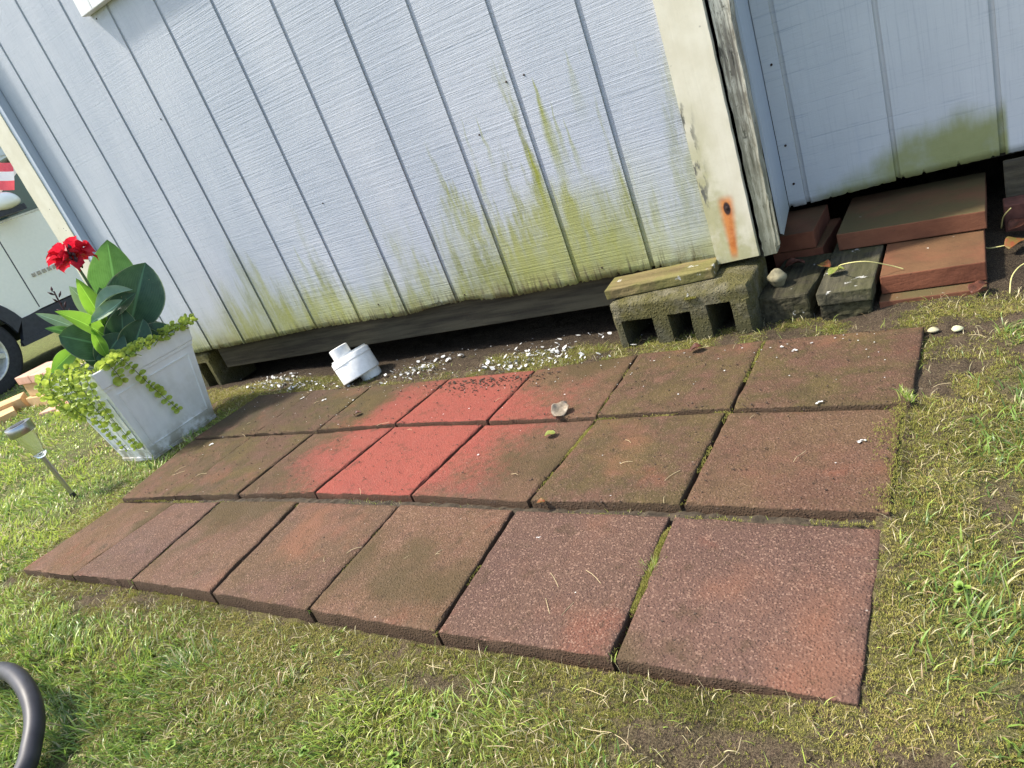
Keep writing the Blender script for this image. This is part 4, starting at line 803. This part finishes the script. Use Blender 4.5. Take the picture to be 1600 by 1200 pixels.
st_ = ob('leaf_stalk', tube(bmesh.new(), spline([(2.310, .72, .0), (2.318, .76, .022), (2.345, .80, .028), (2.40, .83, .012)], 6), .0013, 6), M_YSTEM, None, True); tag(st_, 'loose curved yellow stalk on the dark soil at the right edge', 'stalk')

# flat scatter stuff: paint chips, crumbs, straw
def flakes(name, pts, size, m, label, thick=.0008, kind='stuff', tiltr=.4):
    V = []; F = []
    for (x_, y_, z_), s in zip(pts, size):
        n = random.choice((4, 5, 6)); a0 = random.uniform(0, 6.3); b = len(V); tx, ty = random.uniform(-tiltr, tiltr), random.uniform(-tiltr, tiltr); el = random.uniform(.45, 1)
        P = [(s * math.cos(a0 + 2 * PI * k / n) * random.uniform(.7, 1.1), s * el * math.sin(a0 + 2 * PI * k / n) * random.uniform(.7, 1.1)) for k in range(n)]
        for dz in (0, thick): V += [(x_ + p[0], y_ + p[1], z_ + dz + p[0] * tx + p[1] * ty) for p in P]
        F.append([b + n + k for k in range(n)]); F += [[b + k, b + (k + 1) % n, b + n + (k + 1) % n, b + n + k] for k in range(n)]
    me = bpy.data.meshes.new(name); me.from_pydata(V, [], F); return tag(link(name, me, m), label, kind=kind)
pts = []; sz = []
for cx, cy, sx, sy, n in ((-.02, .735, .10, .035, 90), (.12, .69, .12, .03, 60), (.70, .72, .07, .035, 90), (.78, .78, .10, .05, 50), (1.14, .69, .09, .03, 90), (1.19, .75, .08, .03, 70), (1.32, .68, .10, .02, 25), (.35, .66, .15, .03, 30), (1.3, .84, .25, .05, 35), (-.15, .74, .05, .03, 40)):
    for k in range(int(n * 1.15)):
        x_ = random.gauss(cx, sx * .8); y_ = random.gauss(cy, sy * .9)
        if y_ < .618: continue
        pts.append((x_, y_, float(gz(x_, y_)) + random.uniform(.004, .010))); sz.append(.0014 + .0085 * random.random() ** 2.6)
flakes('paint_chips', pts, sz, M_CHIP, 'white flakes of old paint scattered on the soil under the shed wall', tiltr=.7)
pts = []; sz = []
for k in range(150):
    x_ = random.uniform(.05, 2.12); y_ = random.choice((random.uniform(.35, .6), random.uniform(.5, .6), random.uniform(-.28, .6)))
    z_ = (-.009 if y_ < .02 else (.001 if y_ < .33 else .0045)); pts.append((x_, y_, z_ + .0006)); sz.append(random.uniform(.0008, .0024) * (1.6 if random.random() < .12 else 1))
for x_, y_, s in ((2.09, .205, .009), (1.974, -.134, .006), (1.60, -.06, .009), (.149, .283, .012), (.33, .55, .010), (.47, .52, .012), (2.102, -.194, .005), (1.96, .58, .006), (2.01, .33, .008), (1.93, .55, .007), (1.90, .575, .006)):
    for q in range(4): pts.append((x_ + random.uniform(-1, 1) * s * .6, y_ + random.uniform(-1, 1) * s * .5, (-.009 if y_ < .02 else (.001 if y_ < .33 else .0045)) + .0006)); sz.append(s * random.uniform(.25, .6))
flakes('paint_flecks', pts, sz, M_CHIP, 'small white paint flecks lying on the pavers', .0005, tiltr=.1)
pts = []; sz = []
for k in range(1100):
    x_ = random.uniform(.04, 2.13); y_ = random.uniform(-.28, .605)
    if random.random() < .35: y_ = random.choice((random.gauss(.335, .012), random.gauss(.60, .02), random.gauss(.02, .012)))
    if not -.28 < y_ < .61: continue
    z_ = (-.0095 if y_ < .016 else (.0005 if y_ < .33 else .0035)); pts.append((x_, y_, z_ + .0006)); sz.append(random.uniform(.0008, .0026))
for k in range(260):
    x_ = random.gauss(1.10, .10); y_ = .565 + abs(random.gauss(0, .035)) * -1; pts.append((x_, min(y_, .60), .0042)); sz.append(random.uniform(.001, .004))
flakes('dirt_crumbs', pts, sz, M_CRUMB, 'dark crumbs of soil and bark scattered over the pavers', .0016, tiltr=.3)
sb_ = bmesh.new()
for k in range(150):
    if random.random() < .28: x_, y_ = random.uniform(.1, 2.1), random.uniform(-.27, .6); z_ = (-.0085 if y_ < .016 else (.0015 if y_ < .33 else .0045))
    else: x_, y_ = random.uniform(1.2, 2.45), random.choice((random.uniform(-.5, -.32), random.uniform(-.4, .6))); z_ = None
    if z_ is None:
        if x_ < 2.17 and y_ > -.31: continue
        z_ = float(gz(x_, y_)) + .008
    a_ = random.uniform(0, 6.3); L = random.uniform(.012, .045); c_ = random.uniform(-.3, .3)
    p = [Vector((x_ + math.cos(a_ + c_ * t) * L * t, y_ + math.sin(a_ + c_ * t) * L * t, z_ + .0015 + .003 * math.sin(PI * t) * random.random())) for t in (0, .33, .66, 1)]
    tube(sb_, p, .00045, 4, False)
o = ob('straw_bits', sb_, M_STRAW); tag(o, 'thin dry grass stalks scattered over pavers and soil', kind='stuff')

# ------------------------------------------------------------------ grass and moss geometry
def visible(x, y, m=1.25):
    d = np.stack([x - CAM.x, y - CAM.y, -.03 - CAM.z + 0 * x], 1); r = d @ np.array(Rr); dn = d @ np.array(Rd); f = d @ np.array(Rf)
    return (f > .1) & (np.abs(r / f) < .726 * m + .05) & (np.abs(dn / f) < .545 * m + .08)
def blades(name, x, y, L, W, hue, az, lean, zoff=-.002, segs=3, label=''):
    n = len(x); z = gz(x, y) + zoff; ca, sa = np.cos(az), np.sin(az); rows = []; 
    tw = RNG.uniform(0, 2 * PI, n); px, py = np.cos(tw), np.sin(tw)
    for k in range(segs + 1):
        t = k / segs; th = lean * (.35 + .65 * t) ; hor = L * t * np.sin(th * .9); up = L * t * np.cos(th * .85)
        cx = x + ca * hor; cy = y + sa * hor; cz = z + up; wd = W * (1 - t ** 1.8) * .5 + W * .02
        if k < segs: rows.append(np.stack([cx - px * wd, cy - py * wd, cz], 1)); rows.append(np.stack([cx + px * wd, cy + py * wd, cz], 1))
        else: rows.append(np.stack([cx, cy, cz], 1))
    V = np.stack(rows, 1); nv = V.shape[1]; V = V.reshape(-1, 3); b = (np.arange(n) * nv)[:, None]
    tri = []
    for k in range(segs - 1): q = 2 * k; tri += [(q, q + 1, q + 3), (q, q + 3, q + 2)]
    q = 2 * (segs - 1); tri.append((q, q + 1, q + 2)); tri = np.array(tri)
    F = (b[:, :, None] + tri[None]).reshape(-1, 3); me = npmesh(name, V, F, True)
    vattr(me, 'hue', np.repeat(hue, nv)); al = np.array([k // 2 / segs for k in range(2 * segs)] + [1.]); vattr(me, 'along', np.tile(al, n)); return me
# lawn
N = 420000; D0 = 42000; r0 = 1.15; rmax = 7.5; ex = 1.55
rr = np.linspace(.35, rmax, 2000); pdf = np.where(rr < r0, 1, (r0 / rr) ** ex) * rr; cdf = np.cumsum(pdf); cdf /= cdf[-1]
Nn = int(np.trapezoid(pdf, rr) * D0 * 2.5) if hasattr(np, 'trapezoid') else int(np.trapz(pdf, rr) * D0 * 2.5)
r_ = np.interp(RNG.random(Nn), cdf, rr); a_ = RNG.uniform(-.45, 2.05, Nn)     # angle to the left of +y
x = CAM.x - np.sin(a_) * r_; y = CAM.y + np.cos(a_) * r_
g_, s_, d_ = masks(x, y); tuft = .55 + .75 * ss(.35, .65, fbm(x, y, 26, 60)); keep = (RNG.random(Nn) < g_ * tuft) & visible(x, y) & ~((np.abs(x + .279) < .13) & (np.abs(y - .389) < .16))
x, y, r_, g_ = x[keep], y[keep], r_[keep], g_[keep]; n = len(x); print('grass blades', n)
far = np.clip(r_ / r0, 1, 6) ** .75
patch = fbm(x, y, 7, 90); L = RNG.uniform(.013, .033, n) * (.6 + .9 * ss(.3, .7, fbm(x, y, 4, 12))) * (.55 + .45 * g_); Wd = RNG.uniform(.0014, .0034, n) * far
hue = np.clip(RNG.normal(.36, .20, n) + (patch - .5) * .9 + .22 * ss(.5, -.4, x), 0, .76); dry = RNG.random(n) < (.08 + .28 * ss(.5, .7, fbm(x, y, 6, 44))); hue = np.where(dry, RNG.uniform(.80, 1, n), hue)  # blades paler towards the left: bright glow put into the hue
az = fbm(x, y, 5, 33) * 12 + RNG.normal(0, .9, n); lean = np.clip(RNG.normal(1.0, .35, n), .1, 1.55)
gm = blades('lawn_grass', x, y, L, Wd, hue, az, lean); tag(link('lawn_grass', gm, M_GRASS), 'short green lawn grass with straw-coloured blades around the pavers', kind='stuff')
# thin grass in the mossy strips and joints
x = RNG.uniform(-.3, 3.0, 60000); y = RNG.uniform(-.75, .82, 60000); g_, s_, d_ = masks(x, y); out = (x < .0) | (x > 2.16) | (y < -.315) | (y > .625)
keep = out & (RNG.random(60000) < .10 * s_ + .02) & visible(x, y) & (d_ < .6) & ~((np.abs(x + .279) < .13) & (np.abs(y - .389) < .16)); x, y = x[keep], y[keep]
# tufts in joints
jx = []; jy = []
def joint(a, b, n, tight=.003):
    t = RNG.random(n); jx.append(a[0] + (b[0] - a[0]) * t + RNG.normal(0, tight, n)); jy.append(a[1] + (b[1] - a[1]) * t + RNG.normal(0, tight, n))
for a, b, n in ((A1[0], A1[2], 60), (A1[2], A1[4], 120), ((1.02, .036), (1.19, .036), 130), ((1.27, .034), (1.42, .03), 70), (A1[4], A1[5], 40), ((1.66, .025), (1.78, .025), 60), ((1.85, .022), (2.1, .016), 90),
                (A0[6], (1.828, -.15), 90), ((1.828, -.17), (1.823, -.06), 170), ((1.826, -.10), (1.825, -.12), 60), (A0[2], (.566, -.15), 60), ((.56, -.14), A1[2], 40), (A0[4], (1.208, -.15), 30), (A0[5], (1.512, -.15), 60), (B0[5], (1.54, .2), 40), ((1.543, .2), (1.553, .29), 220), (B1[5], B1[6], 110), ((1.2, .05), (1.205, .09), 40),
                (B1[6], B1[7], 40), ((1.45, .335), (1.50, .33), 120), (B0[6], B1[6], 60), ((2.14, .34), (2.16, .30), 100), ((.32, .33), (.45, .331), 40), ((.62, .35), (.63, .5), 50)): joint(a, b, n)
x2 = np.concatenate(jx); y2 = np.concatenate(jy); x = np.concatenate([x, x2]); y = np.concatenate([y, y2]); n = len(x); zo = np.where(np.arange(n) >= n - len(x2), .022, -.002)
hue = np.where(RNG.random(n) < .3, RNG.uniform(.8, 1, n), RNG.uniform(.3, .75, n))
L_ = RNG.uniform(.007, .022, n); L_ = np.where((np.abs(x - 1.826) < .008) & (np.abs(y + .11) < .012), .035, L_)
gm = blades('weed_sprigs', x, y, L_, RNG.uniform(.0011, .0022, n), hue, RNG.uniform(0, 6.3, n), RNG.uniform(.2, 1.2, n), zo); tag(link('weed_sprigs', gm, M_GRASS), 'sparse weed and grass sprigs in the paver joints and mossy soil', kind='stuff')
# clover and small broadleaf weeds in the lawn
LV = []; LF = []; CO = Vector((0, 0, 0)); k_ = 0
while k_ < 420:
    x_, y_ = RNG.uniform(-.9, 2.9), RNG.uniform(-.95, .5); g1, s1, d1 = masks(np.array([x_]), np.array([y_]))
    if RNG.random() > float(g1[0]) * (1 if float(fbm(np.array([x_]), np.array([y_]), 5, 66)[0]) > .52 else .12): continue
    z_ = float(gz(x_, y_)) + random.uniform(.008, .022); a0 = random.uniform(0, 6.3); k_ += 1; r1 = random.uniform(.0025, .0058)
    for q in range(3): a1 = a0 + q * 2.09; roundleaf(Vector((x_, y_, z_)), Vector((math.cos(a1), math.sin(a1), random.uniform(-.2, .3))), Vector((random.uniform(-.3, .3), random.uniform(-.3, .3), 1)), r1)
tag(link('clover', npmesh('clover', LV, LF), mk_simple_leaf('clover_leaf', (.13, .22, .035), (.26, .38, .07), .2)), 'small clover and broadleaf weeds growing through the lawn', kind='stuff')
# thatch: dead stems lying in the moss and lawn
N = 110000; x = RNG.uniform(-.9, 2.9, N); y = RNG.uniform(-.85, .86, N); g_, s_, d_ = masks(x, y); out = (x < .02) | (x > 2.137) | (y < -.299) | (y > .61)
keep = out & (RNG.random(N) < np.clip(.5 * s_ + .35 * g_ + .06, 0, .7)) & visible(x, y) & (d_ < .7) & ~((np.abs(x + .279) < .12) & (np.abs(y - .389) < .16)); x, y = x[keep], y[keep]; n = len(x); print('thatch', n)
hue = np.where(RNG.random(n) < .75, RNG.uniform(.79, 1, n), RNG.uniform(.3, .7, n))
tm = blades('thatch', x, y, RNG.uniform(.006, .026, n), RNG.uniform(.0006, .0015, n), hue, RNG.uniform(0, 6.3, n), RNG.uniform(1.1, 1.6, n), .002); tag(link('thatch', tm, M_GRASS), 'dry thatch of dead stems lying in the moss and lawn', kind='stuff')
# moss: three-leaflet rosettes
N = 560000; x = RNG.uniform(-.55, 2.75, N); y = RNG.uniform(-.62, .86, N); g_, s_, d_ = masks(x, y); out = (x < .02 + .06 * (y < 0)) | (x > 2.134) | (y < -.296 + .012 * (x > .2) * (x < .9)) | (y > .600)
fr = RNG.random(N) < .08; inj = (x > 2.05) & (x < 2.17) & (y > .03) & (y < .33) & (RNG.random(N) < .75 * ss(2.105, 2.15, x + (fbm(x, y, 14, 3) - .5) * .09))
keep = ((out & (RNG.random(N) < s_ ** 1.3)) | inj) & visible(x, y) & ~((np.abs(x + .279) < .115) & (np.abs(y - .389) < .15)); x, y = x[keep], y[keep]; zx = np.where(inj[keep], .0, 0)
x2 = []; y2 = []
jx = []; jy = []
for a, b, n in ((A0[6], A1[6], 700), ((1.828, -.20), (1.822, -.03), 1800), (A0[2], A1[2], 400), ((.066, .004), (2.139, .012), 2600), (B0[5], B1[5], 400), ((1.54, .16), (1.553, .29), 1800), (B1[5], B1[6], 1100), (B0[6], B1[6], 300), (A0[5], A1[5], 350), (A0[4], A1[4], 200), (C0[6], C1[6], 500), (C0[5], C1[5], 200), (A0[1], A1[1], 60), (B1[6], B1[7], 250), (C0[2], C1[2], 250)): joint(a, b, n, .0035)
x2 = np.concatenate(jx); y2 = np.concatenate(jy); kp = fbm(x2, y2, 13, 57) + RNG.normal(0, .05, len(x2)) > .50; x2, y2 = x2[kp], y2[kp]
xb = RNG.uniform(1.66, 1.69, 260); yb = RNG.uniform(.716, .735, 260)                     # small cushion on the cinder block
n1 = len(x); zb = gz(x, y); zb = np.where((x > 2.04) & (x < 2.15) & (y > .02) & (y < .33), .0015, zb)
X_ = np.concatenate([x, x2, xb]); Y_ = np.concatenate([y, y2, yb]); Zb = np.concatenate([zb, np.where(y2 < .03, -.013, np.where(y2 < .34, -.005, -.002)), .088 + (yb - .716) * .3]); n = len(X_); print('moss', n)
hgt = RNG.uniform(.0015, .0048, n) * (.7 + .6 * fbm(X_, Y_, 40, 7)); Vv = []; ph = RNG.uniform(0, 6.3, n)
for k in range(3):
    a_ = ph + k * 2.094; rr_ = RNG.uniform(.002, .004, n); wv = .0010
    Vv += [np.stack([X_ - np.sin(a_) * wv * .6, Y_ + np.cos(a_) * wv * .6, Zb], 1), np.stack([X_ + np.sin(a_) * wv * .6 + np.cos(a_) * rr_ * .4, Y_ - np.cos(a_) * wv * .6 + np.sin(a_) * rr_ * .4, Zb + hgt * .5], 1), np.stack([X_ + np.cos(a_) * rr_, Y_ + np.sin(a_) * rr_, Zb + hgt], 1)]
V = np.stack(Vv, 1).reshape(-1, 3); F = np.arange(n * 9).reshape(-1, 3); me = npmesh('moss', V, F); hm = np.clip(fbm(X_, Y_, 9, 71) * .9 + RNG.normal(.05, .16, n) + .18 * ss(.3, -.1, X_), 0, .89); hm = np.where(RNG.random(n) < .05, .97, hm); vattr(me, 'hue', np.repeat(hm, 9))
tag(link('moss', me, M_MOSS), 'yellow-green moss cushions fringing the pavers and filling their joints', kind='stuff')

# ------------------------------------------------------------------ brick edging to the left
be = thing('brick_edging', (-2.1, 1.05, -.055), 'low edging of loose pale red and tan bricks behind the planter', 'brick edging')
def lbrick(cx, cy, cz, rz, m, s=(.195, .092, .055), rx=0):
    bm = bx(bmesh.new(), -s[0] / 2, s[0] / 2, -s[1] / 2, s[1] / 2, 0, s[2], .004); o = ob('brick', bm, m, be); o.location = (cx + 2.1, cy - 1.05, cz + .055); o.rotation_euler = (rx, 0, rz); return o
for k in range(9):
    lbrick(-2.52 + .196 * k, 1.0 + random.uniform(-.004, .004), .102 + random.uniform(-.003, .003), random.uniform(-.02, .02), M_PINK, (.190, .21, .05))
for k in range(6):
    lbrick(-2.46 + .292 * k, 1.0, .015, random.uniform(-.01, .01), M_TAN, (.285, .18, .085)); lbrick(-2.50 + .292 * k, .99, -.08, random.uniform(-.02, .02), M_TAN, (.285, .19, .093))
lbrick(-2.80, .80, -.085, .9, M_TAN, (.30, .12, .12), .1); lbrick(-2.62, .74, -.085, -.35, M_TAN, (.22, .12, .09)); lbrick(-2.98, .72, -.09, .5, M_PINK, (.22, .10, .07)); lbrick(-2.10, .80, -.075, .3, M_PINK, (.16, .09, .05)); lbrick(-1.93, .78, -.07, -.5, M_PINK, (.15, .09, .05))

# ------------------------------------------------------------------ parked car
CX = -4.2
car = thing('parked_car', (CX - .9, 2.6, -.10), 'pearl white car with dark lower trim parked beyond the shed, front wheel showing', 'car')
M_CAR = plain('pearl_white_car_paint', (.90, .88, .76), .25, 0, .02); M_GLASS = Mat('car_glass', .05, .6).col((.05, .10, .085)).m; M_TYRE = plain('tyre_rubber', (.035, .035, .037), .85, var=.2); M_TRIM = plain('black_car_trim', (.035, .037, .045), .5, var=.2)
M_ALLOY = plain('alloy_wheel', (.55, .55, .5), .3, .6); M_CHR = plain('chrome_badge', (.4, .4, .36), .2, .8)
def side(name, pts, x0, x1, m, parent=car, bev=0):           # pts (y, z) outline in the side plane
    bm = hexa([(x0 - CX + .9, y_ - 2.6, z_ + .10) for y_, z_ in pts], [(x1 - CX + .9, y_ - 2.6, z_ + .10) for y_, z_ in pts])
    bmesh.ops.triangulate(bm, faces=[f for f in bm.faces if len(f.verts) > 4]); return ob(name, bm, m, parent)
def arc(cy, cz, r, a0, a1, n=18): return [(cy + r * math.cos(math.radians(a0 + (a1 - a0) * k / n)), cz + r * math.sin(math.radians(a0 + (a1 - a0) * k / n))) for k in range(n + 1)]
W1, W2, WZ = 1.315, 3.96, .225
def prof(zb, r): return arc(W1, WZ, r, 180 + math.degrees(math.asin(min(1, (WZ - zb) / r))) if zb < WZ else 180 - math.degrees(math.asin((zb - WZ) / r)), -math.degrees(math.asin((WZ - zb) / r)) if zb < WZ else math.degrees(math.asin((zb - WZ) / r))), arc(W2, WZ, r, 180 - math.degrees(math.asin((zb - WZ) / r)), math.degrees(math.asin((zb - WZ) / r)))
p1, p2 = prof(.36, .46)
side('body', [(.42, .38), (W1 - .46, .36)] + p1 + [(1.95, .375), (3.3, .385)] + p2 + [(4.75, .42), (4.86, .75), (4.80, 1.12), (3.4, 1.12), (2.2, 1.09), (1.55, 1.06), (.75, .98), (.38, .80)], CX - 1.75, CX - .001, M_CAR)
p1, p2 = prof(.16, .365)
def cl():
    a = arc(W1, WZ, .365, 170, 8); b = arc(W1, WZ, .47, 17, 163); side('wheel_arch', a + b, CX - .02, CX + .014, M_TRIM)
    a = arc(W2, WZ, .365, 170, 8); b = arc(W2, WZ, .47, 17, 163); side('wheel_arch', a + b, CX - .02, CX + .014, M_TRIM)
cl(); side('sill', [(1.66, .165), (3.60, .165), (3.52, .375), (1.76, .365)], CX - .05, CX + .012, M_TRIM); side('sill_lip', [(1.66, .160), (3.6, .160), (3.6, .205), (1.66, .205)], CX - .02, CX + .022, M_TRIM); side('bumper', [(.36, .16), (.95, .16), (.93, .36), (.36, .38)], CX - 1.7, CX - .01, M_TRIM)
side('underbody', [(.5, .19), (4.7, .19), (4.7, .5), (.5, .5)], CX - 1.6, CX - .42, M_TRIM)
side('side_glass', [(1.86, 1.10), (4.55, 1.135), (4.25, 1.58), (2.72, 1.60)], CX - 1.6, CX - .09, M_GLASS); side('roof', [(2.60, 1.60), (4.30, 1.575), (4.2, 1.63), (3.1, 1.665)], CX - 1.58, CX - .12, M_CAR)
side('pillar', [(1.74, 1.10), (1.83, 1.10), (2.76, 1.605), (2.66, 1.615)], CX - .14, CX - .075, M_CAR); side('pillar', [(3.32, 1.12), (3.42, 1.12), (3.40, 1.60), (3.32, 1.60)], CX - .12, CX - .082, M_TRIM)
side('belt_trim', [(1.80, 1.080), (4.6, 1.118), (4.6, 1.136), (1.80, 1.097)], CX - .10, CX - .001 + .004, M_CHR)
side('door_seam', [(1.93, .39), (1.938, .39), (1.958, 1.08), (1.95, 1.08)], CX - .004, CX + .0015, M_TRIM); side('door_seam', [(3.08, .39), (3.088, .39), (3.198, 1.1), (3.19, 1.1)], CX - .004, CX + .0015, M_TRIM)
side('door_handle', [(2.88, .92), (3.06, .925), (3.06, .95), (2.88, .945)], CX, CX + .03, M_CAR)
bmm = bmesh.new(); bmesh.ops.create_uvsphere(bmm, u_segments=20, v_segments=12, radius=1)
for v in bmm.verts: v.co = Vector((v.co.x * .11, v.co.y * .125, v.co.z * (.092 if v.co.z > 0 else .05)))
mr = ob('mirror', bmm, M_CAR, car, True); mr.location = (.9 + .15, 2.07 - 2.6, 1.195 + .10); side('mirror_base', [(1.96, 1.115), (2.19, 1.115), (2.19, 1.16), (1.96, 1.16)], CX - .01, CX + .20, M_TRIM)
bt = bmesh.new()
for k in range(7): y_ = 2.02 + k * .045; bx(bt, .9 + .0005, .9 + .006, y_ - 2.6, y_ - 2.6 + .03, .62 + .10, .65 + .10)
ob('badge', bt, M_CHR, car)
def wheel(cy):
    bm = lathe([(.225, -.10), (.31, -.105), (.335, -.08), (.338, .0), (.335, .08), (.31, .105), (.225, .10)], 48); wl = ob('wheel', bm, M_TYRE, car, True); wl.rotation_euler = (0, PI / 2, 0); wl.location = (.9 - .115, cy - 2.6, WZ + .10)
    rm = lathe([(.235, .098), (.225, .102), (.212, .095), (.205, .03), (0, .03)], 40); ro = ob('rim', rm, M_ALLOY, wl, True)
    sp = bmesh.new()
    for k in range(5):
        a_ = k * 2 * PI / 5; c, s = math.cos(a_), math.sin(a_); q = lambda r, t, z: (r * c - t * s, r * s + t * c, z); join(sp, hexa([q(.02, -.03, .05), q(.215, -.022, .06), q(.215, .022, .06), q(.02, .03, .05)], [q(.02, -.028, .085), q(.215, -.018, .092), q(.215, .018, .092), q(.02, .028, .085)]))
    ob('spoke', sp, M_ALLOY, wl)
wheel(W1); wheel(W2)
# striped cloth on the car window
fl = thing('striped_flag', (CX + .06, 2.22, 1.36), 'small red and white striped flag hanging beside the car window', 'flag')
M_FR = mk_simple_leaf('red_cloth', (.75, .10, .12), (.8, .14, .16), .3); M_FW = mk_simple_leaf('white_cloth', (.8, .78, .76), (.85, .83, .8), .3)
for k in range(3):
    V = []
    for i_ in range(9):
        for j in range(2):
            t = i_ / 8; q = (k + j) / 3; V.append((.03 * math.sin(t * 7 + q * 2), -.30 + .42 * t - .10 * q * t, .34 - .22 * t - .30 * q * (1 - .35 * t) + .015 * math.sin(t * 6)))
    F = [[2 * a, 2 * a + 1, 2 * a + 3, 2 * a + 2] for a in range(8)]; link('stripe', npmesh('stripe', V, F, True), M_FR if k % 2 == 0 else M_FW, fl)
ob('flag_stick', tube(bmesh.new(), [(-.02, -.31, -.32), (-.01, -.31, .0), (0, -.30, .36)], .004, 6), M_CHR, fl)

# ------------------------------------------------------------------ far background
hs = thing('house', (-14, 9, -.1), 'white clapboard house in bright light far behind the parked car', 'house')
M_WHS = plain('white_clapboard', (.78, .77, .72), .6, var=.04)
box('wall', -3.6, .0, -9, 9, 0, 4.2, M_WHS, hs)
for k in range(26): z_ = .15 + k * .155; ob('clapboard', hexa([(.002, -9, z_), (.035, -9, z_), (.035, 9, z_), (.002, 9, z_)], [(.002, -9, z_ + .15), (.008, -9, z_ + .15), (.008, 9, z_ + .15), (.002, 9, z_ + .15)]), M_WHS, hs)
ob('roof', hexa([(-4, -9.4, 4.2), (.5, -9.4, 4.2), (.5, 9.4, 4.2), (-4, 9.4, 4.2)], [(-2, -9.4, 6.2), (-1.9, -9.4, 6.2), (-1.9, 9.4, 6.2), (-2, 9.4, 6.2)]), M_ROOF, hs)
for k, y_ in enumerate((-6, -2.5, 1.5, 5.5)):
    wf = box('window', .036, .07, y_, y_ + 1.1, 1.1, 2.6, M_WHS, hs); box('pane', .071, .078, y_ + .08, y_ + 1.02, 1.18, 2.52, M_GLASS, wf)

# repeats of one kind share a group
GROUPS = {'cinder_block': 'cinder blocks under the shed', 'red_slab': 'stacked slabs at the recessed wall', 'brick': 'loose red bricks under the shed', 'pebble': 'pale pebbles by the paver corner',
          'grey_plank': 'grey planks under the big slab', 'dead_leaf': 'dry dead leaves', 'fallen_leaf': 'fallen leaves by the slabs', 'leaf_scrap': 'scraps of leaf on the pavers', 'timber': 'dark timbers by the block', 'timber_end': 'dark timbers by the block'}
for o in COL.objects:
    k = o.name.split('.')[0]
    if o.parent is None and 'category' in o and k in GROUPS: o['group'] = GROUPS[k]
